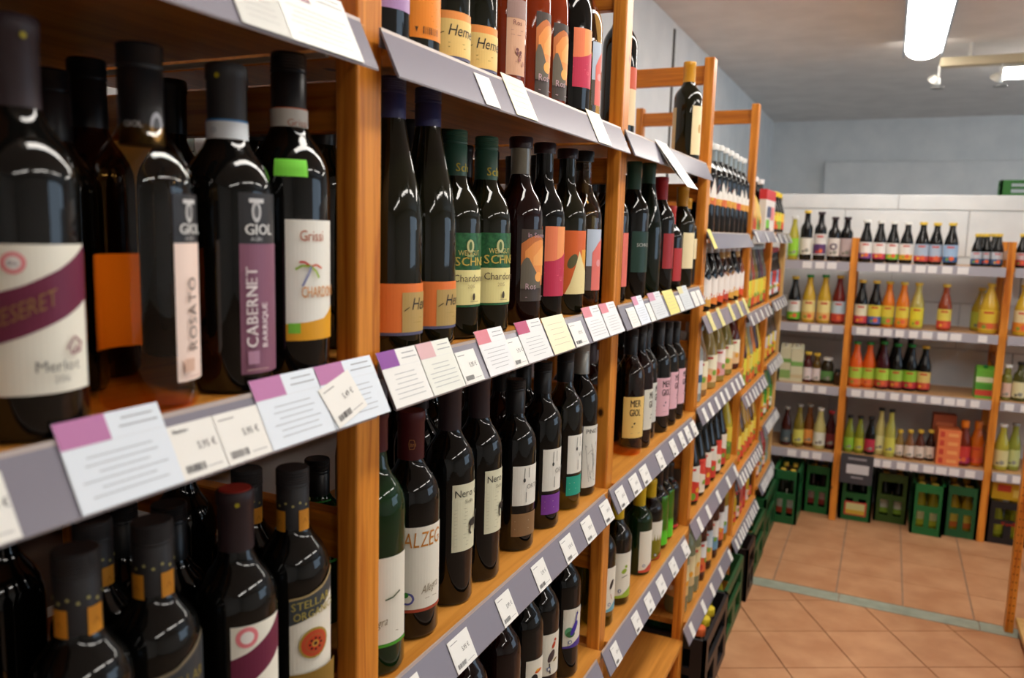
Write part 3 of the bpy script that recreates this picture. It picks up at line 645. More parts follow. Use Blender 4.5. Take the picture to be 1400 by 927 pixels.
for px, y0, y1, w in ((643, 75, 13, 'first'), (680, 92, 33, 'second')):
    b = Bottle('wine_bottle', f'dark top-shelf bottle with handwritten orange-yellow label, {w} after the plain orange one', -.035, zt, ('R', px, 50), H=.33, kind='flute', glass=G_OLIVE); b.cap(K_NAVY)
    L = b.label(); hemer(L, b, -70, 80, b.h(y0), b.h(y1), '#f09648', '#ecc878', .36); L.done()
def sunset(L, b, a0, a1, y0, y1, txt=True):
    z0, z1 = b.h(y0), b.h(y1); H = z1-z0; w = a1-a0; q = lambda *f: [z0+H*t for t in f]; L.band(a0, a1, z0, z1, '#463c36')
    L.band(a0, a1, z0+H*.22, q(.80, .88, .92, .90, .86), '#c8743c'); L.band(a0+w*.12, a1, z0+H*.36, q(.70, .82, .86, .84), '#e8954c'); L.band(a0+w*.4, a1, z0+H*.5, q(.62, .74, .78), '#f0a85c')
    L.band(a0, a0+w*.75, z0+H*.18, q(.50, .62, .60, .50, .42, .34, .26), '#6a6254'); L.disc(a0+w*.62, z0+H*.34, H*.07, '#f4ac58')
    if txt: L.text('Rosé', a0+(a1-a0)*.15, z0+H*.17, H*.12, '#c8a8b0', xs=.9); L.print_lines(a0+(a1-a0)*.15, a1, z0+H*.03, z0+H*.09, 1, '#b89aa0')
b = Bottle('wine_bottle', 'red-amber rose bottle with tall misty peach label, top shelf', -.035, zt, ('R', 720, 60), H=.32, kind='flute', r=.036, glass=G_ROSE); b.cap(K_DRED)
L = b.label(); a0 = b.a(692, 50); z0, z1 = b.h(101), b.h(-4); L.band(a0, 65, z0, z1, '#d8a888'); L.band(a0, 65, z0+(z1-z0)*.75, z1, '#9a7c74'); L.text('Rosé', a0+15, z0+(z1-z0)*.66, .010, '#8a5a54'); L.print_lines(a0+10, 55, z0+(z1-z0)*.5, z0+(z1-z0)*.62, 2, '#a87a70')
for i in range(10): L.disc(random.uniform(a0+15, 55), random.uniform(z0+.012, z0+.035), random.uniform(.001, .003), random.choice(('#b88a78', '#a87068', '#7a4a48')), lay=L.lay)
L.done()
for px, y0, y1, w in ((752, 128, 14, 'first'), (776, 135, 30, 'second')):
    b = Bottle('wine_bottle', f'amber-red top-shelf bottle with sunset label, {w} of the pair', -.035, zt, ('R', px, 70), H=.32, kind='flute', r=.034, glass=G_ROSE); b.cap(K_DRED)
    L = b.label(); sunset(L, b, b.a(px-20, 60), 80, y0, y1); L.done()
def scarf(L, b, a0, a1, z0, z1):
    H = z1-z0; L.band(a0, a1, z0, z1, '#f09a5c'); L.band(a0, a0+(a1-a0)*.45, z0, z1, '#ec8258'); L.band(a0, a1, z0, [z0+H*.50, z0+H*.51, z0+H*.56, z0+H*.64], '#c23050'); L.line([(a0, z0+H*.42), (a0+(a1-a0)*.6, z0+H*.40), (a1, z0+H*.5)], .001, '#e05a70'); L.line([(a0, z0+H*.34), (a0+(a1-a0)*.5, z0+H*.30), (a1, z0+H*.4)], .001, '#e05a70')
    L.text('U', a0+(a1-a0)*.6, z0+H*.22, H*.09, '#e8808c')
b = Bottle('wine_bottle', 'black top-shelf bottle with orange and crimson scarf label', -.035, zt, ('R', 808, 80), H=.30, glass=G_BLACK, kind='round'); b.cap(K_DRED)
L = b.label(); scarf(L, b, b.a(783, 80), 80, b.h(118), b.h(37)); L.done()
def robe(L, b, a0, a1, z0, z1):
    H = z1-z0; L.band(a0, a1, z0, z1, '#b8c4d4'); L.band(a0, a0+(a1-a0)*.4, z0, z0+H*.4, '#5a5048'); L.band(a0+(a1-a0)*.28, a1, z0, [z0+H*.62, z0+H*.78, z0+H*.86], '#e27468'); L.disc(a0+(a1-a0)*.7, z0+H*.45, H*.06, '#e8a0a0')
b = Bottle('wine_bottle', 'orange-amber top-shelf bottle with sky and coral label', -.05, zt, ('R', 822, 90), H=.30, glass=G_AMBER, kind='round'); b.cap(K_BLK)
L = b.label(); robe(L, b, b.a(809, 90), 75, b.h(142), b.h(55)); L.done()
b = Bottle('wine_bottle', 'tall black top-shelf bottle tight against the second upright', -.05, zt, ('R', 838, 90), H=.33, glass=G_BLACK, kind='flute'); b.cap(mat('#5a5a14', .4))
# --- bay B, middle shelf
for px, py, top, cb, y0, y1, xl, w in ((577, 440, 108, 183, 455, 388, 520, 'first'), (622, 430, 123, 191, 446, 385, 579, 'second')):
    b = Bottle('wine_bottle', f'tall slender dark bottle with navy cap and orange-tan label, {w} from the nearest upright', -.035, zA, ('R', px, py), 'flute', .0378, top=top, glass=G_OLIVE); b.cap(K_NAVY, y=cb, style='screw')
    L = b.label(); hemer(L, b, -85, 85, b.h(y0), b.h(y1), '#ea7c38', '#b89a5c', .62); L.done()
for px, py, top, cb, yt, ym, yb, w in ((657, 350, 180, 240, 318, 369, 417, 'first'), (697, 350, 189, 246, 318, 366, 414, 'second')):
    b = Bottle('wine_bottle', f'green-capped chardonnay bottle with green and cream winery label, {w} of two', -.032, zA, ('R', px, py), 'round', .0372, top=top, glass=G_OLIVE); b.cap(K_GRN, y=cb, style='screw')
    L = b.label(); a0 = -75; L.band(a0, 85, b.h(yb+3), b.h(yt), noisy('label_green', '#0f4a24', '#2c6a3c', 160, .4)); L.band(a0, 85, b.h(yb), b.h(ym), '#ece09a'); al = b.a(px-37, 350)
    L.text('WEINGUT', 10, b.h(ym-20), b.m(10), '#d8c070', xs=.8); L.text('SCHNELL', al+3, b.h(ym-6), b.m(17), '#c8b050', xs=1.05, bold=.03); L.disc(36, b.h(yt+18), b.m(6), '#c4c48a', ry=b.m(9)); L.disc(36, b.h(yt+18), b.m(2.5), '#4a6a3c', ry=b.m(6)); L.band(28, 44, b.h(yt+33), b.h(yt+30), '#9aa86a')
    L.text('Chardonnay', 1, b.h(ym+16), b.m(14), '#5a4a38', xs=.9); L.text('2015', 30, b.h(ym+25), b.m(7), '#b0a070'); L.disc(45, b.h(ym+37), b.m(2.2), '#4a3c28', ry=b.m(5)); L.print_lines(36, 60, b.h(yb-3), b.h(yb-6), 1, '#b0a070'); L.done()
    L = b.label('cap_print', rad=b.n*1.05+.0016); L.text('Schn', 5, b.h(cb-6, True), b.m(16), '#b8a830', xs=.9, bold=.04); L.done()
b = Bottle('wine_bottle', 'dark rose bottle with clear neck and framed sunset label', -.034, zA, ('R', 741, 340), 'round', .0376, top=189, glass=G_RED); b.cap(K_DRED, b.H-.016, 'cork')
link('clear_neck', lathe_me('clear_neck', [(.0148, b.H-.075), (.0155, b.H-.05), (.0155, b.H-.016), (.014, b.H-.0155)], mat('#8d8878', .06, .6), 24), b.root)
L = b.label(); sunset(L, b, b.a(712, 360), 85, 412, 313); L.text('In Sonne', 22, b.h(324), b.m(9), '#b894a0'); L.done()
b = Bottle('wine_bottle', 'dark bottle with orange and crimson scarf label, middle shelf', -.034, zA, ('R', 771, 340), 'round', .0372, top=197, glass=G_BLACK); b.cap(K_DRED, b.H-.016, 'cork')
L = b.label(); scarf(L, b, b.a(744, 360), 85, b.h(405), b.h(309)); L.done()
b = Bottle('wine_bottle', 'dark bottle with orange label showing a cream triangular figure', -.034, zA, ('R', 800, 340), 'round', .0372, top=205, glass=G_OLIVE); b.cap(K_DRED, b.H-.016, 'cork')
L = b.label(); a0 = b.a(771, 360); z0, z1 = b.h(402), b.h(315); H = z1-z0; L.band(a0, 85, z0, z1, '#d8642c'); L.band(a0+55, 85, z0, z1-H*.3, '#e8a83c'); L.disc(a0+24, z0+H*.52, .008, '#5c5838', ry=.014, rot=-.5); L.band(a0+4, 85, z0, [z0, z0+H*.16, z0+H*.4, z0+H*.68, z0+H*.52, z0+H*.42, z0+H*.36], '#ecdca0', n=18); L.print_lines(a0+20, a0+70, z0+H*.08, z0+H*.14, 1, '#a89458'); L.done()
b = Bottle('wine_bottle', 'amber bottle with sky and coral label next to the second upright', -.036, zA, ('R', 821, 340), 'round', .0372, top=208, glass=G_AMBER); b.cap(K_BLK, b.H-.018, 'cork')
L = b.label(); robe(L, b, b.a(801, 360), 80, b.h(397), b.h(313)); L.done()
for px, py, X, top, lab in ((668, 210, -.13, 192, 'dark-necked bottle in the second row behind the two chardonnays'), (737, 230, -.14, 214, 'dark bottle in the second row behind the sunset label'), (770, 236, -.15, 222, 'dark bottle in the second row behind the scarf label'), (816, 275, -.20, 240, 'short black-capped bottle seen against white by the second upright'), (825, 270, -.05, 222, 'tall dark bottle squeezed against the second upright, middle shelf')):
    back_bottle(px, py, X, zA, top, G_BLACK, K_BLK, lab)
# --- bay B, lower shelf (nero row)
zl = .990
def alzeg(L, b, a0, a1, y0, y1, tip):
    z0, z1 = b.h(y0), b.h(y1); H = z1-z0; L.band(a0, a1, z0, z1, '#e4e0d2'); L.band(a0, a1, z0-.004, z0, tip)
    L.text('ALZEG', a0+6, z0+H*.76, H*.26, '#c07a20', xs=.62, shear=.15); L.text('Allegra', a0+(a1-a0)*.42, z0+H*.18, H*.14, '#8a7c60', xs=.6, shear=.4, slope=.2); L.print_lines(a0+(a1-a0)*.5, a1-20, z0+H*.1, z0+H*.14, 1, '#9a8c70')
    c = (a0+16, z0+H*.14); L.disc(*c, H*.075, '#5a5aa0'); L.disc(*c, H*.05, '#e4e0d2'); L.disc(c[0]-4, c[1]+H*.05, H*.035, '#3c8a34')
b = Bottle('wine_bottle', 'green bottle with white label half hidden by the nearest upright, lower shelf', -.036, zl, ('R', 541, 760), 'bordeaux', .038, H=.32, glass=mat('#0e2a12', .045)); b.cap(K_WINE)
L = b.label(); alzeg(L, b, -80, 75, 883, 765, '#4a9a2c'); L.line([(20, b.h(822)), (35, b.h(820)), (50, b.h(814))], .002, '#4a5a3c'); L.done()
b = Bottle('wine_bottle', 'large black bottle with maroon capsule and white label lettered in gold', -.044, zl, ('R', 600, 760), 'bordeaux', .0385, top=562, glass=G_BLACK); b.cap(K_WINE, y=629, n=.0155)
L = b.label('cap_print', rad=.0186); z = b.h(607, True); L.line([(-8, z), (-5, z+.006), (12, z+.006), (16, z), (12, z-.006), (-5, z-.006), (-8, z)], .0007, '#a8703c'); L.text('BN', -3, z-.0025, .006, '#a8703c'); L.done()
L = b.label(); alzeg(L, b, b.a(547, 780), 80, 834, 722, '#a8442c'); L.done()
for px, py, top, cb, y0, y1, xl, w in ((648, 700, 522, 590, 756, 664, 618, 'first'), (685, 690, 510, 577, 731, 645, 662, 'second')):
    b = Bottle('wine_bottle', f'black nero bottle with cream text label and dark horse figure, {w} of two', -.046, zl, ('R', px, py), 'bordeaux', .0372, top=top, glass=G_BLACK); b.cap(K_PURP, y=cb)
    L = b.label(); a0 = b.a(xl, 700); z0, z1 = b.h(y0), b.h(y1); H = z1-z0; L.band(a0, 80, z0, z1, '#d8d6ba'); L.text("Nero d'Avola", a0+6, z0+H*.81, H*.155, '#3a3a34', xs=.95); L.text('Sicilia', a0+30, z0+H*.71, H*.08, '#8a8874'); L.print_lines(a0+5, a0+42, z0+H*.06, z0+H*.66, 11, '#b4b298', .0006)
    c = (a0+56, z0+H*.40); L.disc(*c, H*.10, '#2a2a28', ry=H*.06); L.line([(c[0]-9, c[1]), (c[0]-12, c[1]-H*.12), (c[0]-8, c[1]-H*.17)], .003, '#2a2a28'); L.line([(c[0]+8, c[1]), (c[0]+9, c[1]-H*.14)], .003, '#2a2a28'); L.line([(c[0]+6, c[1]+H*.03), (c[0]+14, c[1]+H*.15), (c[0]+18, c[1]+H*.12)], .004, '#2a2a28'); L.done()
def orto(b, xl, y0, y1, y2, y3, low, word='ORTO'):
    L = b.label(); a0 = b.a(xl, (y0+y1)/2); z0, z1 = b.h(y0), b.h(y1); H = z1-z0; L.band(a0, 82, z0, z1, '#e6e4da')
    L.line([(a0+32, z1-H*.06), (a0+31, z1-H*.32)], .001, '#3a3a38'); L.disc(a0+31, z1-H*.36, .0022, '#3a3a38', ry=.0036); L.line([(a0+44, z1-H*.06), (a0+44, z1-H*.30)], .0008, '#3a3a38'); L.text(word, a0+38, z0+H*.42, H*.17, '#8a8a84', xs=.9); L.line([(a0+36, z0+H*.08), (a0+36, z0+H*.34)], .001, '#3a3a38'); L.done()
    L = b.label('lower_label'); L.band(a0-1, 82, b.h(y2), b.h(y3), low); L.print_lines(a0+8, 50, b.h(y2-5), b.h(y3+5), 2, '#d8ccb8'); L.done()
b = Bottle('wine_bottle', 'black bottle with white fork-and-spoon label over a tan strip', -.046, zl, ('R', 732, 650), 'bordeaux', .0372, top=519, glass=G_BLACK); b.cap(K_BLK, b.H-.055, 'screw'); orto(b, 701, 692, 638, 734, 703, '#8a6a48')
b = Bottle('wine_bottle', 'black bottle with white fork-and-spoon label over a violet strip', -.046, zl, ('R', 766, 640), 'bordeaux', .0372, top=495, glass=G_BLACK); b.cap(K_BLK, b.H-.055, 'screw'); orto(b, 742, 672, 615, 704, 677, '#7a3c9a')
b = Bottle('wine_bottle', 'pale green-gold white wine bottle with white label over a teal strip', -.046, zl, ('R', 795, 620), 'bordeaux', .0372, top=482, glass=G_WHITE); b.cap(K_BLK, b.H-.055, 'screw'); orto(b, 776, 648, 596, 678, 652, '#28a088', 'VINO')
b = Bottle('wine_bottle', 'black bottle with silver cap and white line-drawing label', -.048, zl, ('R', 815, 620), 'bordeaux', .0372, top=470, glass=G_BLACK); b.cap(K_SIL, b.H-.06, 'screw')
L = b.label(); a0 = b.a(796, 630); z0, z1 = b.h(667), b.h(583); H = z1-z0; L.band(a0, 82, z0, z1, '#dcdad0'); L.text('PINOT', a0+10, z1-H*.12, H*.10, '#4a4a48')
for i in range(7): L.line([(a0+random.uniform(5, 55), z0+H*random.uniform(.05, .75)) for _ in range(3)], .0006, '#5a5a58', lay=L.lay)
L.done()
for px, py, X, top, g, cm, lab in ((571, 600, -.14, 505, G_BLACK, K_PURP, 'purple-capped bottle in the second row behind the maroon capsule'), (693, 545, -.15, 500, G_BLACK, K_BLK, 'dark bottle in the second row between the nero bottles and the tan strip'), (715, 540, -.15, 490, G_BLACK, K_BLK, 'dark bottle in the second row behind the tan strip label'), (806, 500, -.13, 462, G_RED, K_PURP, 'maroon-capped bottle in the second row by the second upright')):
    back_bottle(px, py, X, zl, top, g, cm, lab)
# --- bay B, bottom shelf (bird labels)
zb = .628
def bird(L, b, a0, a1, z0, z1, kind, base=None):
    H = z1-z0; L.band(a0, a1, z0, z1, '#e4e0d0')
    if base: L.band(a0, a1, z0, [z0+H*.05, z0+H*.07, z0+H*.17, z0+H*.22], base)
    c = a0+(a1-a0)*.42
    if kind == 'peacock': L.disc(c-14, z0+H*.42, .009, '#5a9a6c', ry=.010); L.disc(c-8, z0+H*.36, .010, '#3a6a3c', ry=.007); L.disc(c+4, z0+H*.50, .0055, '#4030a0', ry=.016, rot=-.5); L.line([(c+8, z0+H*.62), (c+13, z0+H*.84)], .003, '#4030a0'); L.disc(c+14, z0+H*.87, .0026, '#3a2c90'); L.line([(c+14, z0+H*.88), (c+12, z0+H*.95)], .0006, '#2a2060'); L.line([(c+14, z0+H*.88), (c+17, z0+H*.95)], .0006, '#2a2060')
    if kind == 'woodpecker': L.disc(c, z0+H*.46, .0065, '#4a3c3c', ry=.013, rot=-.5); L.disc(c+8, z0+H*.72, .0035, '#c04828', ry=.007, rot=-.5); L.disc(c+13, z0+H*.84, .003, '#b83c20'); L.line([(c-7, z0+H*.30), (c-4, z0+H*.05)], .0025, '#2c2626'); L.disc(c+13, z0+H*.36, .006, '#8a7434', ry=.002, rot=.5)
    if kind == 'toucan': L.disc(c-4, z0+H*.55, .008, '#1c1c1c', ry=.010); L.disc(c+10, z0+H*.72, .009, '#d8662c', ry=.0032, rot=.15); L.disc(c+6, z0+H*.75, .004, '#e8b03c', ry=.002); L.line([(c-2, z0+H*.4), (c+4, z0+H*.2)], .003, '#1c1c1c')
    if kind == 'finch': L.disc(c+2, z0+H*.60, .008, '#9ab43c', ry=.0055, rot=.5); L.disc(c+10, z0+H*.70, .004, '#8aa430'); L.line([(c-8, z0+H*.46), (c+16, z0+H*.50)], .0016, '#5a4a3c')
    if kind == 'dark': L.disc(c+4, z0+H*.62, .0045, '#2c2424', ry=.012, rot=-.4); L.line([(c, z0+H*.4), (c+6, z0+H*.28)], .0015, '#b0483c')
    q = (a0+22, z0+H*.17); L.disc(*q, .0042, '#5a6a9a'); L.disc(*q, .0026, '#e4e0d0')
for px, py, y1, kind, base, g, cm, lab in ((712, 910, 985, 'toucan', None, G_RED, K_WINE, 'dark red bottle with only its shoulder showing under the lower rail'), (742, 890, 905, 'toucan', None, G_BLACK, K_WINE, 'black bottle with toucan label'), (763, 880, 869, 'woodpecker', None, G_BLACK, K_WINE, 'black bottle with woodpecker label'), (792, 860, 834, 'peacock', '#4c3a90', G_BLACK, K_WINE, 'black bottle with peacock label')):
    b = Bottle('wine_bottle', lab, -.046, zb, ('R', px, py), 'bordeaux', .0375, H=.30, glass=g); b.cap(cm)
    L = b.label(); z1 = b.h(y1); bird(L, b, b.a(px-22, py), 85, z1-.082, z1, kind, base); L.done()
b = Bottle('wine_bottle', 'dark red bottle low under the lower rail, only its neck base showing', -.05, zb, ('R', 668, 925), 'bordeaux', .0375, H=.30, glass=G_RED); b.cap(K_WINE)
back_bottle(797, 840, -.15, zb, 640, G_WHITE, K_YEL, 'pale gold bottle behind the peacock label by the second upright')
# --- bay C
b = Bottle('wine_bottle', 'dark bottle half hidden behind the second upright, top shelf', -.05, zt, ('R', 868, 150), 'bordeaux', .037, H=.30, glass=G_BLACK); b.cap(K_BLK); L = b.label(); L.band(0, 85, b.h(170), b.h(90), '#e0c8a0'); L.band(0, 85, b.h(120), b.h(90), '#c8583c'); L.done()
b = Bottle('wine_bottle', 'lone dark bottle with gold capsule on the top shelf by the third upright', -.035, zt, ('R', 958, 180), 'bordeaux', .0385, top=86, glass=G_OLIVE); b.cap(K_GOLD, y=112)
L = b.label(); a0 = b.a(945, 180); L.band(a0, 85, b.h(211), b.h(144), '#ecdcae'); L.disc(a0+40, b.h(175), .006, '#c89a50', ry=.012); L.done(); L = b.label('back_label'); L.band(-95, -48, b.h(205), b.h(146), '#c8b890'); L.done()
zC = zA
def wine(lab, X, z, px, py, top, g, cm, cb=None, style='capsule', decs=(), kind='bordeaux', r=.037, group=None, H=.30, capz=.06):
    b = Bottle('wine_bottle', lab, X, z, ('R', px, py), kind, r, top=top, H=H, glass=g, group=group, seg=24)
    if cb: b.cap(cm, y=cb, style=style)
    else: b.cap(cm, b.H-capz, style)
    for xl, y0, y1, c in decs: L = b.label(); L.band(b.a(xl, (y0+y1)/2), 88, b.h(y0), b.h(y1), c); L.done()
    return b
wine('dark bottle with coral label, just right of the second upright', -.04, zC, 858, 330, 225, G_BLACK, K_BLK, decs=[(850, 392, 318, '#e07060')])
b = wine('dark bottle with dark green winery label and green cap', -.034, zC, 886, 320, 222, G_BLACK, K_GRN, decs=[(863, 372, 316, '#1f3a30')]); L = b.label('label_print'); L.lay = 2; L.text('SCHNELL', 20, b.h(337), b.m(7), '#b8b8b0'); L.done()
wine('slender dark green flute bottle beside the dark green label', -.036, zC, 904, 330, 224, G_DGREEN, K_GRN, kind='flute')
wine('red-capped dark bottle with red label, taller of the two', -.034, zC, 921, 330, 243, G_BLACK, K_RED, 273, decs=[(906, 367, 319, '#a02c30')])
wine('dark bottle with bright red cap and red label standing short beside it', -.036, zC, 932, 350, 282, G_BLACK, mat('#c83a34', .4), decs=[(920, 384, 339, '#b03030')], H=.28)
wine('dark bottle with gold capsule and cream label, middle shelf', -.036, zC, 948, 340, 256, G_OLIVE, K_GOLD, 282, decs=[(933, 367, 318, '#ecdcb0')])
wine('dark bottle with cream label tight against the third upright', -.05, zC, 955, 340, 272, G_BLACK, K_GOLD, 285, decs=[(948, 354, 326, '#ecdcb0')])
def megio(lab, px, y0, y1, xl, col, g, top=455, group=None, cm=K_BLK, X=-.046):
    b = Bottle('wine_bottle', lab, X, zl, ('R', px, (y0+y1)/2), 'bordeaux', .037, top=top, glass=g, seg=24, group=group); b.cap(cm, b.H-.06, 'screw')
    L = b.label(); a0 = b.a(xl, (y0+y1)/2); z0, z1 = b.h(y0), b.h(y1); H = z1-z0; L.band(a0, 86, z0, z1, col); L.text('MER', a0+26, z1-H*.24, H*.24, '#2a2222', xs=.62, bold=.05); L.text('GIOL', a0+24, z1-H*.46, H*.24, '#2a2222', xs=.52, bold=.05); L.disc(a0+44, z0+H*.36, .003, '#2a2222', ry=.0018, rot=.6); L.disc(a0+36, z0+H*.28, .002, '#2a2222', ry=.0014, rot=.6); L.print_lines(a0+30, 60, z0+H*.10, z0+H*.14, 1, '#8a7a70'); L.done()
megio('amber-gold bottle with sand-yellow block-lettered label', 879, 599, 543, 852, '#e4c070', G_AMBER, 450)
megio('dark bottle with off-white block-lettered label beside the sand-yellow one', 891, 588, 533, 880, '#d8d6c8', G_RED, 445); megio('dark bottle with grey-white block-lettered label before the pink ones', 897, 578, 524, 889, '#cfd0c8', G_BLACK, 443)
for px, y0, y1, xl, w in ((915, 569, 517, 897, 'first'), (926, 559, 509, 916, 'second'), (936, 552, 504, 927, 'third')): megio(f'dark bottle with pink block-lettered label, {w} of three', px, y0, y1, xl, '#e4b4c0', G_BLACK, 440)
megio('dark bottle with mint block-lettered label by the third upright', 944, 543, 498, 937, '#9cc8b4', G_BLACK, 440)
def birdb(lab, px, y0, y1, xl, kind, base, g, top, cm, X=-.046):
    b = Bottle('wine_bottle', lab, X, zb, ('R', px, (y0+y1)/2), 'bordeaux', .037, top=top, glass=g, seg=24); b.cap(cm, b.H-.05); L = b.label(); bird(L, b, b.a(xl, (y0+y1)/2), 86, b.h(y0), b.h(y1), kind, base); L.done()
birdb('pale gold bottle with dark bird label behind the second upright', 840, 838, 778, 826, 'dark', '#70a8b8', G_WHITE, 690, K_YEL); birdb('pale gold yellow-capped bottle with green finch label', 861, 818, 757, 840, 'finch', '#9ab43c', G_WHITE, 680, K_YEL)
birdb('deep green bottle with white label edged red, yellow cap', 890, 783, 727, 874, 'none', '#c8503c', mat('#0e2a10', .045), 665, K_YEL); birdb('olive bottle with white label edged red, further along', 904, 768, 714, 890, 'none', '#d0543c', G_WHITE, 655, K_YEL)
wine('olive bottle with bright green label, first of two', -.046, zb, 914, 700, 640, G_WHITE, K_BLK, decs=[(904, 746, 680, '#5ac424')]); wine('olive bottle with bright green label, second of two', -.046, zb, 921, 700, 634, G_WHITE, K_BLK, decs=[(914, 735, 672, '#5ac424')]); wine('bottle with red label against the third upright, bottom shelf', -.046, zb, 928, 700, 632, G_BLACK, K_BLK, decs=[(921, 722, 660, '#c43034')])
for px, X in ((903, -.16), (918, -.12)): back_bottle(px, 850, X, .251, 790, G_CLEAR, K_WHT, 'clear bottle at the back of the near-empty lowest board' if px < 910 else 'clear bottle beside the third upright on the lowest board', style='cork', capz=.02)

# --- second and third ranks that stand in the shade behind the front bottles
def rank(bay, i, X, where, n=8, glasses=(G_BLACK,), H=.295, word='second'):
    y0, y1, zs = BAYS[bay]; z = zs[i]+.001; k = 0; r = .0365
    for j in range(n):
        y = y0+r+.006+(y1-y0-2*r-.012)*j/(n-1)
        if any(abs(z-c[2]) < .1 and (X-c[0])**2+(y-c[1])**2 < (r+c[3]+.001)**2 for c in PLACED): continue
        b = Bottle('wine_bottle', f'{ORD[k]} dark bottle in the {word} rank behind the {where}', X, z, ('Y', y, 0), 'bordeaux', r, H=H, glass=glasses[j % len(glasses)], group=f'{word} rank behind the {where}', seg=18); b.cap(K_BLK, b.H-.055); k += 1
for bay, i, where in (('A', 1, 'merlot and rosato row'), ('A', 2, 'orange-necked row'), ('B', 0, 'handwritten-label row'), ('B', 1, 'green-label chardonnay row'), ('B', 2, 'nero row'), ('B', 3, 'bird-label row'), ('C', 1, 'red-capped row'), ('C', 2, 'pink-label row'), ('C', 3, 'finch-label row')):
    rank(bay, i, -.128, where, glasses=(G_BLACK, G_OLIVE, G_RED))
    if i in (1, 2) and bay in 'AB': rank(bay, i, -.214, where, word='third')
K_CAPY = mat('#d6b640', .4, .5)
# ------------------------------------------------------------------ bays D, E, F: rows of juice and syrup bottles
def row(bay, lvl, n, name, label, H, r, kind, glasses, capm, lab, group, X=-.045, y0=None, y1=None, capz=.025, style='cork', cat='bottle', seg=18, foil=None):
    by0, by1, zs = BAYS[bay]; z = zs[lvl]+.001; y0 = by0+r+.01 if y0 is None else y0; y1 = by1-r-.006 if y1 is None else y1
    for i in range(n):
        y = y0+(y1-y0)*(i/(n-1) if n > 1 else 0)
        g = glasses[i % len(glasses)] if isinstance(glasses, (list, tuple)) else glasses
        lb = label if n == 1 else f'{ORD[i]} {label}'
        b = Bottle(name, lb, X, z, ('Y', y, 0), kind, r, H=H*(1+random.uniform(-.012, .012)), glass=g, group=group, seg=seg, cat=cat)
        b.root.rotation_euler.z += random.uniform(-.22, .22)
        if foil: link('neck_foil', lathe_me('neck_foil', [(b.n*1.04+.0004, b.H-.052), (b.n*1.04+.0006, b.H-capz)], foil, 16), b.root)
        if capm: b.cap(capm, b.H-capz, style)
        if lab: L = b.label(); lab(L, b, i); L.done()
def flame(L, b, i):
    H = b.H; e = lambda: random.uniform(.46, .64); L.band(-90, 90, H*.34, [H*t for t in (e(), .44, e(), .45, e(), .43, e(), .46, e())], '#e8e2d8', n=32); L.line([(-40, H*.36), (-5, H*.52)], .0012, '#d87858'); L.line([(10, H*.38), (40, H*.55)], .0012, '#d87858'); L.band(-90, 90, [H*.27, H*.33, H*.29], [H*.37, H*.39, H*.38], random.choice(('#d87038', '#d8983c', '#c84a38')), n=8); L.disc(10, H*.36, .006, random.choice(('#c83c30', '#e0a030', '#7a9a30'))); L.disc(35, H*.37, .005, '#e0b040')
def pleat(L, b, i):
    H = b.H; L.band(-90, 90, H*.18, [H*.46, H*.52, H*.44, H*.53, H*.46, H*.54], '#ece4dc', n=20); L.band(-90, 90, [H*.05, H*.10, H*.06], [H*.22, H*.20, H*.24], random.choice(('#d8501c', '#e0802c', '#d8a03c', '#c03c20')), n=8); L.disc(20, H*.22, .007, random.choice(('#e0a030', '#c83c28')))
def two(cols, lo=.1, mid=.28, hi=.5):
    def f(L, b, i):
        a, c = cols[i % len(cols)]; L.band(-95, 95, b.H*lo, b.H*hi, a); L.band(-95, 95, b.H*lo, [b.H*mid, b.H*(mid+.04), b.H*(mid-.02)], c); L.disc(random.uniform(-20, 30), b.H*(lo+.06), b.r*.35, random.choice(('#d8602c', '#e0b030', '#b8302c', '#70a030'))); L.band(-30, 40, b.H*(hi-.06), b.H*(hi-.03), '#c8342c'); L.disc(random.uniform(-50, -20), b.H*(lo+.1), b.r*.25, random.choice(('#e8d060', '#d84838', '#e8e4d8'))); L.disc(random.uniform(40, 60), b.H*(lo+.14), b.r*.25, random.choice(('#78a038', '#e0a030')))
    return f
WCAP = mat('#d8d8d4', .35, .5)
row('D', 0, 9, 'juice_bottle', 'black white-capped bottle with flame-edged label, counted from the third upright', .285, .036, 'bordeaux', G_BLACK, WCAP, flame, 'white-capped black bottles', capz=.016, foil=mat('#8c9698', .25, metal=.3))
row('D', 1, 8, 'juice_bottle', 'bottle with white pleated label and fruit print, counted from the third upright', .215, .036, 'juice', [G_BLACK, G_BLACK, G_BLACK, G_RED, G_AMBER, G_AMBER, G_BLACK, G_AMBER], WCAP, pleat, 'bottles with white pleated labels', capz=.016, foil=mat('#c2c4c0', .35))
g = Bottle('gin_bottle', 'clear square-shouldered bottle with white and blue label next to the third upright', -.042, 1.0, ('Y', 2.49, 0), 'bordeaux', .040, H=.25, glass=mat('#9aa4a4', .06), seg=20); g.cap(K_WHT, g.H-.03, 'cork'); L = g.label(); L.band(-60, 70, .03, .135, '#c4ccc8'); L.band(-30, 80, .085, .135, '#e2e4e4'); L.band(-20, 80, .065, .09, '#2c5878'); L.band(-20, 30, .035, .06, '#8a8878'); L.done()
row('D', 2, 5, 'syrup_bottle', 'syrup bottle with cream label, counted from the clear white-blue bottle', .235, .038, 'juice', [mat('#8a6a40', .06), mat('#a08c50', .06), mat('#9a8a48', .06), mat('#8a8040', .06), mat('#4a1c14', .06)], K_SIL, two([('#ece4c4', '#e0b878'), ('#ece8cc', '#e4c090'), ('#ece0d8', '#d8a0a0')]), 'cream-label syrup bottles', y0=2.60, capz=.02)
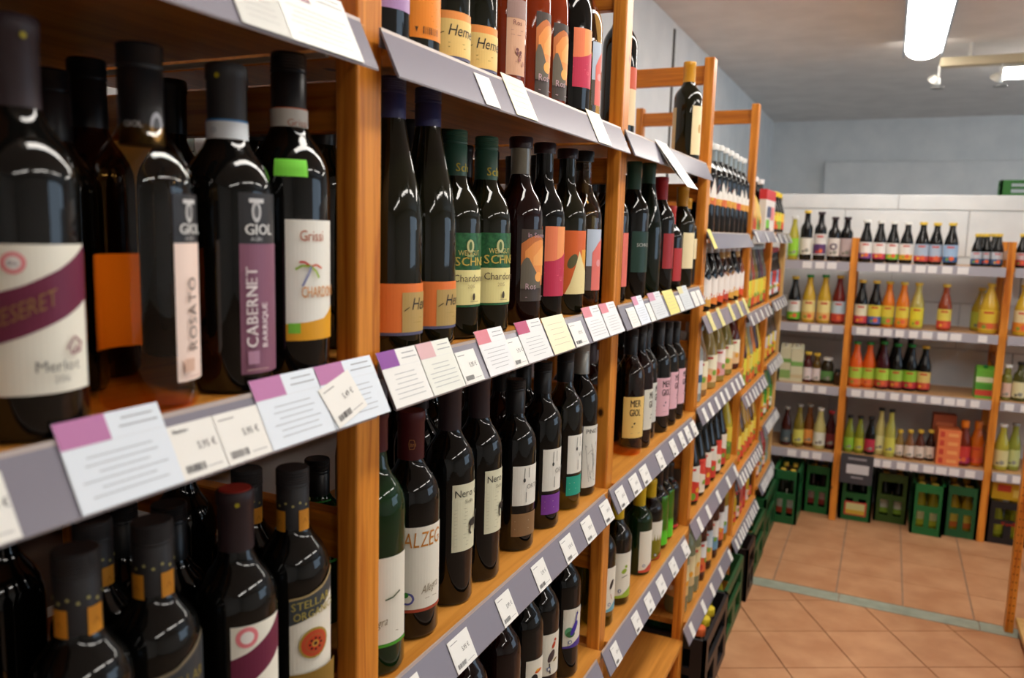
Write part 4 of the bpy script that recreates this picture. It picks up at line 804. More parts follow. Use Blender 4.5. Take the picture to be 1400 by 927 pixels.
row('D', 3, 6, 'syrup_bottle', 'dark syrup bottle with red-white label, counted from the silver foil pack', .255, .036, 'juice', G_BLACK, K_BLK, two([('#dcd8cc', '#cc3c2c'), ('#d84838', '#e8dcc8'), ('#e2d8c8', '#c8402c')], .06, .3, .52), 'dark red-label syrup bottles', y0=2.58, y1=3.06)
row('D', 3, 1, 'syrup_bottle', 'yellow syrup bottle at the far end of the dark red-label row', .27, .036, 'juice', mat('#a89a28', .06), K_YEL, two([('#d8c040', '#58782c')]), None, y0=3.18, y1=3.19)
pk = box('silver_pack', (-.12, -.02, 2.45, 2.50, .638, .86), mat('#a8a8a6', .3, metal=.4), None, .006); tag(pk, 'silver foil pack standing beside the third upright', 'pack')
row('D', 4, 3, 'soda_bottle', 'clear bottle with cream label on the lowest juice shelf from the third upright', .30, .037, 'bordeaux', mat('#7a8468', .05), K_WHT, two([('#dcd0a0', '#d8b070'), ('#e0d4a8', '#c8b080')], .2, .3, .55), 'clear cream-label bottles', y0=2.50, y1=2.68)
row('D', 4, 4, 'soda_bottle', 'brown-red bottle with blue-orange label on the lowest juice shelf', .30, .037, 'bordeaux', mat('#3a120c', .05), K_BLK, two([('#dce0e0', '#d86a38'), ('#b8ccd8', '#e0a048'), ('#e2e2dc', '#6a9ab8')], .12, .28, .5), 'brown-red bottles on the lowest juice shelf', y0=2.78, y1=3.12)
row('D', 4, 1, 'soda_bottle', 'amber-yellow bottle at the far end of the lowest juice shelf', .30, .037, 'bordeaux', mat('#8a701c', .05), K_YEL, two([('#dce4e4', '#88b0c8')], .12, .28, .5), None, y0=3.20, y1=3.21)
YO = [('#e0c83c', '#d8602c'), ('#d8d040', '#88a83c'), ('#e4b83c', '#c8442c'), ('#dcd05c', '#e08838')]
GJ = [mat('#4a2030', .06), mat('#5a5444', .06), mat('#8c3c28', .06), mat('#6a5a20', .06), mat('#2c2028', .06)]
names = {'E': 'in the bay after the tall uprights', 'F': 'in the last bay by the far shelf'}
# E
row('E', 1, 7, 'juice_bottle', 'juice bottle with yellow label from the fourth upright, second shelf', .27, .036, 'juice', GJ, K_SIL, two(YO, .06, .2, .45), 'second shelf juices E', capz=.02)
row('E', 2, 7, 'juice_bottle', 'juice bottle with yellow-green label from the fourth upright, third shelf', .27, .036, 'juice', [mat('#c87020', .06), mat('#3a1c28', .06), mat('#c0a028', .06), mat('#8a8a70', .06)], K_SIL, two(YO, .06, .22, .48), 'third shelf juices E', capz=.02)
row('E', 3, 7, 'juice_bottle', 'yellow juice bottle with red-yellow label from the fourth upright, fourth shelf', .26, .036, 'juice', [mat('#c09420', .06), mat('#b8861c', .06), mat('#5a3c20', .06)], K_YEL, two([('#e0c040', '#d0442c'), ('#e4d060', '#d86038')], .06, .26, .48), 'fourth shelf juices E', capz=.02)
row('E', 4, 7, 'juice_bottle', 'juice bottle with coral or cream label from the fourth upright, lowest shelf', .21, .035, 'juice', [mat('#b83c38', .06), mat('#d0b42c', .06), mat('#2c1c18', .06), mat('#c86058', .06)], K_BLK, two([('#e08878', '#d85a50'), ('#e0d8c0', '#c84030'), ('#d8706a', '#e4c8c0')], .08, .3, .62), 'lowest shelf juices E', capz=.02)
row('F', 1, 6, 'juice_bottle', 'dark bottle with blue or red label, second shelf of the last bay', .25, .036, 'juice', G_BLACK, K_RED, two([('#c83c3c', '#d8d8d8'), ('#7ab0d0', '#d8e0e4'), ('#d04840', '#b03028')], .1, .3, .55), 'second shelf bottles F', capz=.02)
row('F', 2, 6, 'juice_bottle', 'brown bottle with yellow or grey label, third shelf of the last bay', .25, .036, 'juice', [mat('#5a4430', .06), mat('#4a3828', .06)], K_SIL, two([('#e0cc48', '#d0442c'), ('#c8c8cc', '#e0c040')], .08, .28, .5), 'third shelf bottles F', capz=.02)
row('F', 3, 5, 'juice_bottle', 'green bottle with green or yellow label, fourth shelf of the last bay', .24, .036, 'juice', [mat('#2c6a20', .06), mat('#6a8a2c', .06)], K_GRN, two([('#48a830', '#e0e0d0'), ('#e0c040', '#d0402c')], .08, .28, .55), 'fourth shelf bottles F', capz=.02)
row('F', 4, 5, 'juice_bottle', 'bottle with pale blue or coral label, lowest shelf of the last bay', .24, .036, 'juice', [mat('#8a9a8c', .06), mat('#b04038', .06)], K_WHT, two([('#a8c4bc', '#7a9a98'), ('#e0705c', '#e8c8b8')], .08, .28, .6), 'lowest shelf bottles F', capz=.02)
# E/F top: pouches, carton with two bottles behind
def pouch(y0, y1, x0, x1, z, h, cols, lab):
    r = empty('drink_pouch', ((x0+x1)/2, (y0+y1)/2, z)); tag(r, lab, 'pouch'); w, d = (y1-y0)/2, (x1-x0)/2
    v = []; prof = [(1, 1, 0), (1, 1.05, .3), (1, .8, .65), (.9, .35, .9), (.85, .08, 1)]
    for sw, sd, t in prof: v += [(-d*sd, -w*sw, h*t), (d*sd, -w*sw, h*t), (d*sd, w*sw, h*t), (-d*sd, w*sw, h*t)]
    f = [(0, 3, 2, 1)]+[(4*j+i, 4*j+(i+1) % 4, 4*j+4+(i+1) % 4, 4*j+4+i) for j in range(4) for i in range(4)]+[(16, 17, 18, 19)]
    k = [0]+[(j+i) % 2 if j < 2 else 0 for j in range(4) for i in range(4)]+[0]
    link('foil_body', mesh('foil_body', v, f, [mat(c, .3, .5) for c in cols], k), r)
    link('spout', mesh('spout', *lathe([(.008, h-.002), (.008, h+.012), (.007, h+.014)], 12), mat('#d8b020', .4)), r)
    for i, (c, dz) in enumerate(((cols[1], .25), ('#e8d060', .45), ('#d0503c', .15), ('#e8a838', .35))): link('print', mesh('print', [(d*1.06+.001, -w*.8+i*w*.4, h*dz*.6), (d*1.06+.001, -w*.5+i*w*.42, h*dz*.6), (d*1.0+.003, -w*.5+i*w*.42, h*(dz*.6+.18)), (d*1.0+.003, -w*.8+i*w*.4, h*(dz*.6+.18))], [(0, 1, 2, 3)], mat(c, .4)), r)
for i, (c, lab) in enumerate(((('#e08a38', '#7aa8c8'), 'orange and blue foil drink pouch on the top shelf past the fourth upright'), (('#e0a040', '#c84838'), 'orange and red foil drink pouch in the middle of the pouch group'), (('#d8b850', '#70a040'), 'yellow and green foil drink pouch beside the red carton'))):
    pouch(3.33+.13*i, 3.45+.13*i, -.10, -.03, 1.547, .20-.02*i, c, lab)
r = empty('bottle_carton', (-.035, 3.95, 1.545)); tag(r, 'red and white carton before two dark bottles, top of the last bays', 'carton')
def rb(n, b, m): return box(n, b, m, r)
rb('carton_body', (-.05, -.02, 3.77, 4.08, 1.547, 1.69), mat('#dcd6d0', .5)); rb('red_band', (-.0505, -.0195, 3.769, 4.081, 1.69, 1.735), mat('#c42c34', .5)); rb('green_print', (-.0205, -.0185, 3.80, 3.90, 1.56, 1.60), mat('#6ab830', .5)); rb('blue_print', (-.0205, -.0185, 3.82, 3.94, 1.61, 1.66), mat('#3a4a6a', .5)); rb('dark_print', (-.0205, -.0185, 3.80, 3.92, 1.549, 1.562), mat('#2a2030', .5)); rb('pink_print', (-.0205, -.0185, 3.94, 4.05, 1.60, 1.66), mat('#d87878', .5))
for y in (3.84, 4.01):
    b = Bottle('juice_bottle', f'{"nearer" if y < 3.9 else "farther"} dark pale-capped bottle right behind the red and white carton', -.088, 1.549, ('Y', y, 0), 'juice', .034, H=.24, glass=G_BLACK, group='bottles in the carton', seg=18); b.cap(WCAP, b.H-.02, 'cork')
row('F', 0, 3, 'juice_bottle', 'dark bottle with yellow-red label on the top board of the last bay', .20, .034, 'juice', G_BLACK, K_YEL, two(YO), 'top board bottles F', y0=4.15, y1=4.38, capz=.02)
# ------------------------------------------------------------------ far shelf, square across the end of the aisle
AB = .0634; BX, BY = .3167, 4.5475
def yb(x, d=0): return BY+math.tan(AB)*(x-BX)+d
def bplane(d):
    def f(px, py, step=0):
        v = ray(px, py); n = Vector((-math.tan(AB), 1, 0)); k = BY-math.tan(AB)*BX+d+step
        return CAM+v*((k-n.dot(CAM))/n.dot(v))
    return f
FS = empty('wooden_shelving', (.6, 4.7, 0)); tag(FS, 'pine shelving with juices across the end of the aisle', 'shelving')
def slab(name, x0, x1, d0, d1, z0, z1, m, parent, bev=0):
    v = [(x0, yb(x0, d0), z0), (x1, yb(x1, d0), z0), (x1, yb(x1, d1), z0), (x0, yb(x0, d1), z0)]; v += [(a, b, z1) for a, b, _ in v]
    o = link(name, mesh(name, v, BOXF, m), parent); return o
BP = [-.42, .3167, 1.0236, 1.76]; BZ = [1.358, 1.0244, .6937, .3307]; BL = [z+.045 for z in BZ]
for x in BP:
    for nm, d0, d1 in (('front_post', 0, .03), ('rear_post', .32, .35)): slab(nm, x, x+.034, d0, d1, 0, 1.53, WZ, FS).location = -FS.location
    for z in (1.44, .9, .5, .06): slab('rung', x+.006, x+.028, .03, .32, z, z+.045, WX, FS).location = -FS.location
M_RAILF = mat('#a6a4ae', .3)
for i in range(3):
    x0, x1 = BP[i]+.034, BP[i+1]
    for j, z in enumerate(BL):
        bo = slab('shelf_board', x0, x1, -.012, .345, z-.02, z, WBX, FS); bo.location = -FS.location
        rl = slab('price_rail', x0+.003, x1-.003, -.024, -.0125, z-.045, z+.001, M_RAILF, bo)
        nc = 0; a = max(x0+.02, .08); n = int((x1-a)/.062)
        for k in range(n):
            if random.random() < .3 and j < 2: continue
            xx = a+k*.062+random.uniform(0, .01); w = random.choice((.04, .046, .05))
            if xx+w > x1-.005 or xx > 1.15: continue
            c = slab('price_card', 0, w, 0, .001, 0, .036, mat('#e6e4e4', .5), None)
            c.data = c.data.copy()
            for v_, q in zip(c.data.vertices, ((0, -.0265), (1, -.0265), (1, -.0245), (0, -.0245))*2): v_.co.x = xx+w*q[0]; v_.co.y = yb(xx+w*q[0], q[1]); v_.co.z = z-.040+(.036 if v_.index > 3 else 0)
            nc += 1; tag(c, f'{ORD[nc-1]} white card along the {("top", "second", "third", "lowest")[j]} far-shelf rail {("before the first upright", "between the uprights", "past the second upright")[i]}', 'price card', f'cards on far rail {j}')
def fb(lvl, px, py, top, glass, capm, lab, kind='juice', r=.036, decs=(), d=.06, capz=.013, style='cork', name='juice_bottle', cat='bottle', group=None, H=None):
    b = Bottle(name, lab, 0, BL[lvl]+.0005, ('A', px, py), kind, r*.92, top=None if H else top, H=H or .25, glass=glass, plane=bplane(d), seg=18, cat=cat, group=group)
    if capm: b.cap(capm, b.H-capz, style)
    if decs:
        L = b.label()
        for lo, hi, c in decs: L.band(-95, 95, b.H*lo, b.H*hi, c)
        c2 = decs[-1][2]; L.disc(12, b.H*(decs[0][0]+.08), b.r*.35, '#d8643c' if len(decs) > 1 else '#8a8a80'); L.disc(-22, b.H*(decs[0][0]+.06), b.r*.22, random.choice(('#b83c30', '#e0a838', '#7a9a38')) if len(decs) > 1 else '#6a6a60')
        if len(decs) > 1: L.band(-28, 28, b.H*(decs[0][1]-.07), b.H*(decs[0][1]-.035), '#c2382c')
        L.print_lines(-30, 30, b.H*(decs[0][1]-.17), b.H*(decs[0][1]-.09), 2, '#8a8478'); L.done()
    return b
KG = mat('#1c8a3c', .4); Y1, O1, DR, BK = mat('#c8a430', .08), mat('#d8761c', .08), mat('#6a2018', .06), G_BLACK
WL = lambda c: [(.10, .48, '#e4e2de'), (.10, .22, c)]
# top row
fb(0, 1085, 330, 296, mat('#a8a030', .08), K_WHT, 'small yellow-green bottle with lime label at the left end of the top row', r=.03, decs=[(.1, .5, '#94cc3c')])
fb(0, 1102, 330, 288, BK, K_CAPY, 'dark tall bottle with plain cream label on the top row', 'bordeaux', .034, [(.12, .45, '#dcd8cc')])
fb(0, 1121, 330, 290, BK, K_PURP, 'dark bottle with purple grape label on the top row', 'bordeaux', .034, [(.12, .55, '#d8d4d0'), (.14, .34, '#5a3c6a')])
b = fb(0, 1140, 330, 297, BK, K_PURP, 'dark bottle with purple ring on its label, top row', 'bordeaux', .034, [(.12, .52, '#d8d2cc')]); L = b.label('ring_print'); L.lay = 3; L.disc(0, b.H*.33, .018, '#4a3050'); L.disc(0, b.H*.33, .010, '#d8d2cc'); L.done()
fb(0, 1157, 330, 297, BK, K_PURP, 'dark bottle with greyish pink label next to the first upright', 'bordeaux', .034, [(.12, .52, '#b8a8a8')])
for px, top, cm, col, w in ((1184, 301, K_WHT, '#7a4a8a', 'violet'), (1203, 302, K_WHT, '#c03858', 'crimson'), (1221, 303, K_WHT, '#78b83c', 'green'), (1240, 304, K_WHT, '#e0a838', 'orange')): fb(0, px, 330, top, BK, cm, f'dark white-capped bottle with white and {w} label, top row', r=.034, decs=WL(col))
for px, top, hi, lo, w in ((1261, 304, '#a8b8cc', '#c84848', 'first red and pale blue'), (1280, 305, '#a8b8cc', '#c05848', 'second red and pale blue'), (1301, 305, '#9ab8d8', '#2c5a8c', 'deep blue')): fb(0, px, 330, top, BK, K_CAPY, f'dark gold-capped bottle with {w} label, top row', r=.036, decs=[(.08, .48, hi), (.08, .2, lo)])
for i, (px, d) in enumerate(((1336, .06), (1349, .05), (1365, .05), (1343, .13), (1358, .13))): fb(0, px, 340, 320, BK, K_CAPY, f'{("first front", "middle front", "last front", "first rear", "last rear")[i]} small blue-label bottle of the pack of five on the top row', r=.027, decs=[(.08, .45, '#b8c0cc'), (.08, .24, '#3a5a80')], d=d, group='pack of small bottles')
for k, px in enumerate((1397, 1409)): fb(0, px, 345, 320, BK, K_CAPY, f'{ORD[k]} small dark gold-capped bottle with red label beyond the second upright', r=.027, decs=[(.08, .45, '#c8b8bc'), (.08, .24, '#b83c40')], group='small red-label bottles')
# second row
for px, top, g, cm, hi, lo, lab in ((1086, 378, BK, K_CAPY, '#dcdcd4', '#6ab02c', 'dark bottle with white and green label, left end of the second row'), (1106, 376, Y1, KG, '#e4d48c', '#e0b060', 'yellow green-capped bottle with cream label, first of two'), (1127, 376, Y1, KG, '#e4d48c', '#e0b468', 'yellow green-capped bottle with cream label, second of two'), (1147, 377, DR, K_CAPY, '#b8ccd8', '#c04838', 'dark red bottle with pale blue label next to the first upright'),
    (1178, 383, BK, K_CAPY, '#dcd8bc', '#c03c48', 'dark bottle with cream and crimson label, second row'), (1197, 384, BK, K_CAPY, '#d8c848', '#5060a0', 'dark bottle with yellow and blue label, second row'), (1215, 385, O1, K_CAPY, '#d8c848', '#98a83c', 'orange juice bottle with yellow label, first of two'), (1235, 386, O1, K_CAPY, '#dcc848', '#e08a2c', 'orange juice bottle with yellow label, second of two'), (1255, 387, mat('#b0a458', .08), K_CAPY, '#dcd038', '#c8c030', 'pale yellow juice bottle with bright yellow label'), (1293, 389, mat('#8a3c20', .08), K_CAPY, '#d8c858', '#c84838', 'lone red-brown juice bottle with red and yellow label')):
    fb(1, px, 410, top, g, cm, lab, r=.037 if px < 1160 else .035, decs=[(.06, .47, hi), (.06, .22, lo)])
fb(1, 1353, 420, 388, Y1, K_CAPY, 'large yellow juice bottle with yellow label before the second upright', r=.048, decs=[(.08, .48, '#dcc040'), (.1, .22, '#c87838')]); fb(1, 1341, 420, 394, mat('#a89028', .08), K_CAPY, 'large yellow bottle in the second row behind its twin', r=.045, d=.16, decs=[(.08, .45, '#a8b03c')])
fb(1, 1399, 425, 390, Y1, K_CAPY, 'large yellow juice bottle with orange label past the second upright', r=.042, decs=[(.08, .5, '#e0d0a0'), (.08, .26, '#e08a30')])
# third row
def carton(lvl, px, py, w, dp, top, cols, lab, d=.03):
    p = bplane(d)(px, py); z = BL[lvl]; h = z_at(p.x, p.y, top)-z; r = empty('drink_carton', (p.x, p.y+dp/2, z+.0005), AB); tag(r, lab, 'carton')
    link('carton_body', boxes_me('carton_body', [(-w/2, w/2, -dp/2, dp/2, 0, h*.88)], [mat(cols[0], .45)]), r)
    g = h*.88; link('gable', mesh('gable', [(-w/2, -dp/2, g), (w/2, -dp/2, g), (w/2, dp/2, g), (-w/2, dp/2, g), (-w/2, -.004, h), (w/2, -.004, h), (w/2, .004, h), (-w/2, .004, h)], BOXF, mat(cols[0], .45)), r)
    for i, (z0, z1, c) in enumerate(cols[1]): link('print', boxes_me('print', [(-w/2-.0004, w/2+.0004, -dp/2-.001, -dp/2+.002, h*z0, h*z1)], [mat(c, .45)]), r)
    link('screw_cap', mesh('screw_cap', *lathe([(.010, g+.006), (.010, g+.022), (.008, g+.024)], 12), mat(cols[2], .4)), r, (0, -dp*.2, 0))
carton(2, 1073, 500, .055, .055, 470, ('#cdc9a8', [(.08, .3, '#88a860'), (.5, .6, '#6a9a48')], '#c8c8b8'), 'cream drink carton with green print, left end of the third row'); carton(2, 1089, 500, .062, .06, 471, ('#d0ccac', [(.42, .54, '#7aa858'), (.1, .2, '#c8b890')], '#c8c8b8'), 'cream drink carton with a green stripe beside a similar one')
for px, top, g, lab in ((1104, 481, mat('#4a1818', .06), 'small dark red bottle with pink-white label on the third row'), (1116, 483, mat('#5a4418', .06), 'small brown bottle with white label on the third row')): fb(2, px, 505, top, g, K_CAPY, lab, 'bordeaux', .024, [(.1, .5, '#dcd0d0')])
fb(2, 1131, 505, 489, mat('#2c2414', .06), K_WHT, 'squat dark jug bottle with green label on the third row', 'jar', .036, [(.15, .5, '#5a8a4c')], name='jug_bottle')
fb(2, 1146, 512, 505, mat('#3a2414', .06), K_BLK, 'small brown jar half hidden by the first upright', 'jar', .026)
for px, top, g, cm, hi, lo, lab in ((1170, 467, mat('#d85c1c', .08), KG, '#a8c848', '#d87838', 'orange carrot juice bottle with green cap, first of two'), (1188, 468, mat('#d85c1c', .08), KG, '#a8c848', '#d87838', 'orange carrot juice bottle with green cap, second of two'), (1207, 467, mat('#3a0c14', .06), KG, '#a8cc48', '#b84838', 'deep red vegetable juice bottle with green cap'), (1226, 470, BK, KG, '#98c048', '#a83c34', 'black vegetable juice bottle with green cap, nearer the red one'), (1245, 471, BK, KG, '#90c03c', '#b02c3c', 'black vegetable juice bottle with green cap and beet print'), (1264, 473, BK, K_CAPY, '#d8c070', '#c8483c', 'black gold-capped bottle with cream and red label ending the third row group')): fb(2, px, 500, top, g, cm, lab, r=.036, decs=[(.06, .44, hi), (.06, .2, lo)])
for k, px in enumerate((1206, 1224, 1244)): fb(2, px, 480, 462, BK, K_BLK, f'{ORD[k]} dark bottle in the second rank behind the vegetable juices', r=.034, d=.17, group='dark bottles behind the vegetable juices')
carton(2, 1346, 520, .08, .07, 501, ('#6ab43c', [(.08, .26, '#c84838'), (.5, .66, '#dce4c0'), (.28, .45, '#4a9a34')], '#1c7a3c'), 'green tomato carton alone at the right of the third row', .04)
fb(2, 1376, 525, 499, mat('#7a7c38', .06), K_WHT, 'small olive bottle with pinkish label past the second upright', 'bordeaux', .026, [(.1, .5, '#d8b8a8')]); fb(2, 1394, 525, 495, mat('#4a4c24', .06), K_BLK, 'larger olive bottle with cream label past the second upright', 'bordeaux', .034, [(.1, .5, '#d8d4a8')])
# lowest row
for px, top, g, cm, c, lab, r_ in ((1074, 556, mat('#3a1410', .06), K_SIL, '#4a5a60', 'dark lemonade bottle with grey label at the left end of the lowest row', .030), (1091, 553, mat('#7a6c28', .06), K_SIL, '#d0cc60', 'olive lemonade bottle with yellow label', .031), (1105, 553, mat('#6a3c18', .06), K_SIL, '#e0964c', 'brown lemonade bottle with orange label', .031), (1120, 558, mat('#b8b070', .08), K_WHT, '#d8dcd0', 'pale bottle with white skull-like print label', .034), (1135, 562, mat('#3a0c10', .06), K_RED, '#6a2020', 'dark red bottle next to the first upright, lowest row', .030),
    (1161, 568, mat('#7a8428', .06), K_BLK, '#88b838', 'green fizzy bottle with green label', .027), (1175, 569, mat('#7a8020', .06), K_BLK, '#b8b838', 'green fizzy bottle with yellow label', .027), (1190, 570, BK, K_BLK, '#b83048', 'dark fizzy bottle with crimson label', .028), (1203, 558, mat('#c4bc78', .08), K_BLK, '#dcdca0', 'milky yellow bottle with black top, first of two', .029), (1217, 560, mat('#a8a850', .08), K_BLK, '#cccc58', 'yellow bottle with black top, second of two', .029)):
    fb(3, px, 595, top, g, cm, lab, 'juice', r_, [(.1, .42, c)])
for px, g, w in ((1229, '#8a7038', 'amber'), (1243, '#7a5030', 'light brown'), (1257, '#5a2c1c', 'red-brown'), (1271, '#2a1410', 'near-black')): fb(3, px, 615, 588, mat(g, .06), K_CAPY, f'small {w} bottle with white label and gold cap, lowest row', 'juice', .026, [(.1, .48, '#dccfc4')])
for k in range(4):
    p = bplane(.02)(1294, 630); w = .105; z = BL[3]+.0005+k*.046
    r = empty('orange_box', (p.x, p.y+.06, z), AB); tag(r, ('bottom', 'second', 'third', 'topmost')[k]+' orange drink box of the stack on the lowest row', 'box')
    link('box_body', boxes_me('box_body', [(-w/2, w/2, -.06, .06, 0, .0455)], [mat('#e07a48', .5)]), r); link('print', boxes_me('print', [(-w/2+.01, -w/2+.03, -.0612, -.05, .008, .036), (-.005, w/2-.012, -.0612, -.05, .012, .030)], [mat('#c04030', .5), mat('#eca060', .5)], [0, 1]), r)
p = bplane(.15)(1290, 590); r = empty('orange_box', (p.x, p.y, BL[3]+.0005), AB); tag(r, 'tall dull orange box behind the stacked drink boxes', 'box'); link('box_body', boxes_me('box_body', [(-.055, .055, -.02, .05, 0, .24)], [mat('#a85838', .5)]), r); link('print', boxes_me('print', [(-.04, .04, -.021, -.015, .15, .2)], [mat('#c87850', .5)]), r)
fb(3, 1317, 610, 575, mat('#6a2410', .06), O1, 'dark red punch bottle with red label and orange cap', r=.038, decs=[(.08, .45, '#c83c38'), (.08, .2, '#a83060')], capz=.035); fb(3, 1335, 610, 576, mat('#c86418', .08), O1, 'orange punch bottle with orange label and cap', r=.038, decs=[(.08, .45, '#d8602c'), (.08, .2, '#d8503c')], capz=.035)
fb(3, 1369, 615, 580, mat('#a8a038', .08), K_WHT, 'yellow-green pressed juice bottle past the second upright', r=.036, decs=[(.1, .45, '#d0c890')]); fb(3, 1386, 615, 579, mat('#8a9038', .08), K_SIL, 'greener pressed juice bottle past the second upright', r=.032, decs=[(.1, .45, '#b8c080')])
# ------------------------------------------------------------------ crates on the floor
def crate(x0, x1, y0, y1, h, m, lab, face='y', name='bottle_crate', z=0, extra=None, cols=('#a89420', '#c8b440')):
    r = empty(name, ((x0+x1)/2, (y0+y1)/2, z)); tag(r, lab, 'crate'); w, d = (x1-x0)/2, (y1-y0)/2; t = .012
    M = mat(m, .42)
    def wall(u, v0, s):      # openwork wall in (u across, z) on side s: corner posts, rails, mid bar
        e = min(.05, u*.36); return [(-u, -u+e, 0, h), (u-e, u, 0, h), (-u+e, u-e, 0, h*.14), (-u+e, u-e, h*.46, h*.57), (-u+e, u-e, h*.84, h), (-u*.17, u*.17, h*.14, h*.46)]
    bl = []
    for a, b_, c, e in wall(w, 0, 0): bl += [(a, b_, -d, -d+t, c, e), (a, b_, d-t, d, c, e)]
    for q in (0, 1): link('end_wall', boxes_me('end_wall', bl[q::2], [M]), r)
    bl = []
    for a, b_, c, e in wall(d, 0, 0): bl += [(-w, -w+t, a, b_, c, e), (w-t, w, a, b_, c, e)]
    for q in (0, 1): link('side_wall', boxes_me('side_wall', bl[q::2], [M]), r)
    link('crate_floor', boxes_me('crate_floor', [(-w+t, w-t, -d+t, d-t, .004, .012)], [M]), r)
    return r
def crate_bottles(x0, x1, y0, y1, z, H, r, gl, capm, lab, nx=2, ny=2, dec=None, group='bottles standing in crates'):
    for i in range(nx):
        for j in range(ny):
            x = x0+(x1-x0)*(i+.5)/nx; y = y0+(y1-y0)*(j+.5)/ny
            b = Bottle('crate_bottle', f'{("front left", "back left", "front right", "back right")[2*i+j] if nx == 2 else ORD[j]} {lab}', x, z+.0125, ('Y', y, 0), 'juice', r, H=H, glass=gl, group=group, seg=16); b.cap(capm, b.H-.018, 'cork')
            if dec: L = b.label(); L.band(-95, 95, H*.1, H*.45, dec[0]); L.band(-95, 95, H*.1, H*.22, dec[1]); L.done()
GR = '#14542a'
for x0, x1, px, pxr, yl, h, col, gl, dec, lab in (
    (.035, .165, 0, 0, 4.36, .29, GR, G_OLIVE, ('#dcd8c8', '#c8442c'), 'green crate standing in the corner by the shelving end'), (.172, .312, 0, 0, 4.62, .27, '#14602c', G_RED, ('#d8b0a8', '#a83c38'), 'green crate set back left of the first far upright'),
    (.362, .525, 0, 0, 4.60, .27, '#145c2c', G_OLIVE, None, 'green crate under the dark price board'), (.535, .700, 0, 0, 4.66, .27, '#2c4a14', G_OLIVE, ('#dcdccc', '#88a838'), 'olive green crate between the price board and the jutting crate'),
    (.712, .862, 0, 0, 4.55, .27, '#16602e', mat('#8a7c1c', .08), ('#dcd8a0', '#b8b430'), 'bright green crate jutting forward of its neighbours'), (.868, 1.022, 0, 0, 4.60, .27, '#16502c', mat('#a08018', .08), ('#e0c850', '#d87030'), 'green crate with yellow bottles left of the second far upright'), (1.062, 1.25, 0, 0, 4.61, .22, '#17171a', mat('#8a8a1c', .08), ('#c8c838', '#b0b830'), 'black crate with red lettering past the second far upright')):
    y1 = min(yl+.30, 4.945); crate(x0, x1, yl, y1, h, col, lab); crate_bottles(x0+.014, x1-.014, yl+.016, y1-.016, 0, h-.025, min(.030, (x1-x0-.034)/4), gl, K_CAPY, 'bottle inside the '+lab, 2, 2, dec, 'bottles in the '+lab)
def flat_text(name, s, size, m, loc, rot, parent, xs=.9):
    v, f, w = text_geo(s, size, xs, bold=.05); o = link(name, mesh(name, [(a, 0, b) for a, b in v], f, m), parent); o.location = loc; o.rotation_euler = rot; return o
bc = [o for o in bpy.data.objects if o.name.startswith('bottle_crate') and 'red lettering' in o.get('label', '')][0]
flat_text('lettering', 'Voelkel', .03, mat('#c8301c', .5), (-.03, -(4.91-4.61)/2-.0015 if False else -.1525, .098), (0, 0, 0), bc)
yw = box('yellow_carton', (1.075, 1.24, 4.65, 4.85, .2205, .31), mat('#d8a81c', .5), None, .003); tag(yw, 'yellow carton lying on the black crate past the second far upright', 'carton')
link('print', boxes_me('print', [(1.10, 1.16, 4.6485, 4.66, .265, .30), (1.17, 1.235, 4.6485, 4.66, .24, .28)], [mat('#c84428', .5), mat('#e8c860', .5)], [0, 1]), yw)
# dark price board hanging in front of the crates, picture on the crate below
pb = empty('price_board', (.44, yb(.44, -.04), .36)); tag(pb, 'dark price board with white slip hanging from the lowest far rail', 'price board')
link('board', boxes_me('board', [(-.085, .075, -.004, .004, -.13, .03)], [mat('#3a3a40', .5)]), pb); link('paper_slip', boxes_me('paper_slip', [(-.055, .055, -.0055, -.004, -.075, -.025)], [mat('#c8c8cc', .5)]), pb); [link('writing', boxes_me('writing', [q], [mat('#8a8a90', .5)]), pb) for q in ((-.05, .04, -.0055, -.004, .0, .012), (-.03, .03, -.0055, -.004, -.1, -.09))]
tc = [o for o in bpy.data.objects if 'under the dark price board' in o.get('label', '')][0]
link('picture_plate', boxes_me('picture_plate', [(-.055, .055, -.1525, -.150, .03, .105), (-.047, .047, -.1535, -.150, .037, .098), (-.047, .047, -.1545, -.150, .037, .06)], [mat('#c04038', .5), mat('#c8c88c', .5), mat('#c8a838', .5)], [0, 1, 2]), tc)
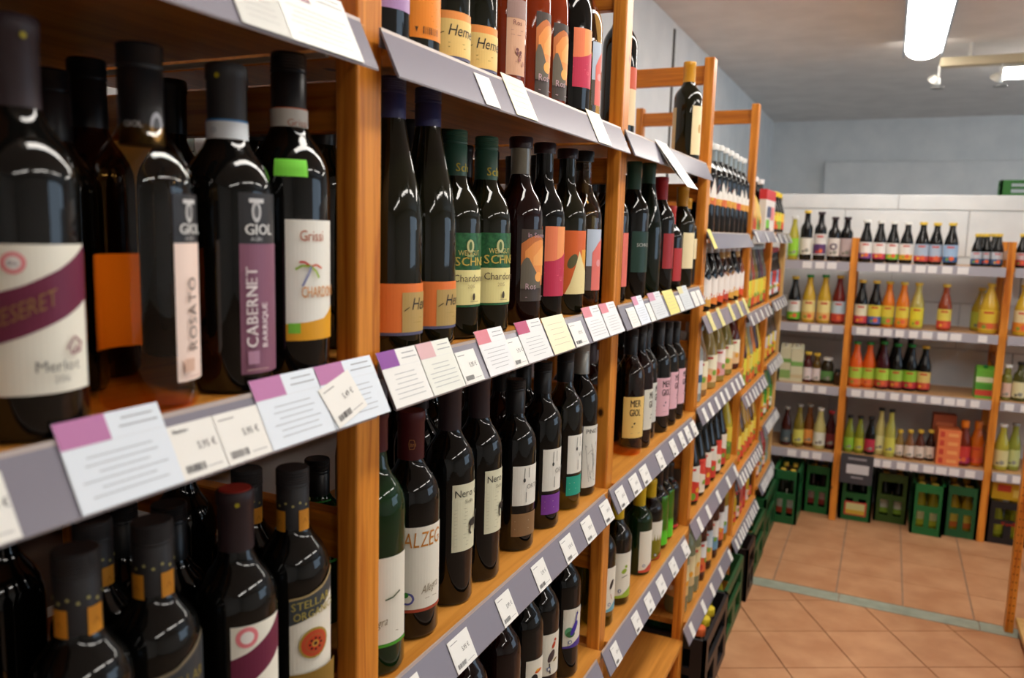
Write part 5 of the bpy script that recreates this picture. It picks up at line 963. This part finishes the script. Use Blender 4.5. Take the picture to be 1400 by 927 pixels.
# crates under the main shelving, along the aisle
crate(-.27, .074, 2.438, 2.83, .238, '#141418', 'black crate with three bottle caps showing, under the lowest juice shelf')
for i, (yy, c, w) in enumerate(((2.535, '#e06a38', 'orange'), (2.61, '#d8c030', 'yellow'), (2.69, '#d8c030', 'yellow'))):
    b = Bottle('crate_bottle', f'dark bottle with {w} cap in the black crate, '+('nearest its end' if i == 0 else 'middle' if i == 1 else 'farthest in'), .030, .0125, ('Y', yy, 0), 'juice', .029, H=.222, glass=G_BLACK, seg=18); b.cap(mat(c, .4), b.H-.024, 'cork', n=.017)
crate(-.27, .062, 2.86, 3.25, .226, '#1c4a26', 'green crate between the two black crates along the aisle'); crate(-.27, .072, 3.306, 3.50, .226, '#1c1414', 'second black crate along the aisle, before the grey floor strip'); crate(-.27, .062, 3.51, 3.885, .226, '#1a4c28', 'green crate past the grey floor strip, along the aisle'); crate(-.27, .056, 3.94, 4.33, .25, '#164a26', 'last green crate along the aisle near the corner')
for j, (y0, c) in enumerate(((2.93, '#a8942c'), (3.57, '#7a8c30'))): crate_bottles(-.1, .05, y0, y0+.24, 0, .195, .030, mat(c, .08), K_YEL, ('yellow' if j == 0 else 'olive')+' bottle in a green crate along the aisle', 1, 3, None, f'aisle crate bottles {j}')
# green crate on top of the partition, far right
crate(1.0, 1.32, YP+.005, YP+.105, .078, '#2c6a2c', 'low green crate resting on top of the block partition', z=1.7755)
# ------------------------------------------------------------------ unit at the right edge: upright with peg holes
RS = empty('wooden_shelving', (1.25, 3.5, 0)); tag(RS, 'pine shelving upright with peg holes at the right of the aisle', 'shelving')
box('front_post', (1.033, 1.062, 3.535, 3.578, 0, 1.9), WZ, RS, .002); box('front_post', (1.033, 1.062, 2.66, 2.703, 0, 1.9), WZ, RS, .002); box('rear_post', (1.50, 1.53, 3.535, 3.578, 0, 1.9), WZ, RS, .002); box('rear_post', (1.50, 1.53, 2.66, 2.703, 0, 1.9), WZ, RS, .002)
hz = [.05+.032*i for i in range(55)]
hv, hf = [], []
for z in hz:
    for xx in (1.041, 1.053):
        n = len(hv); hv += [(xx+.0028*cos(i*pi/4), 3.5346, z+.0028*sin(i*pi/4)) for i in range(8)]; hf.append(tuple(range(n, n+8)))
ho = link('peg_holes', mesh('peg_holes', hv, hf, mat('#2a1608', .9)), RS, -RS.location); ho['kind'] = 'stuff'
box('shelf_board', (1.065, 1.50, 2.703, 3.535, .05, .07), WPALE, RS, .002, 1); box('shelf_board', (1.065, 1.50, 2.703, 3.535, .55, .57), WPALE, RS, .002, 1)
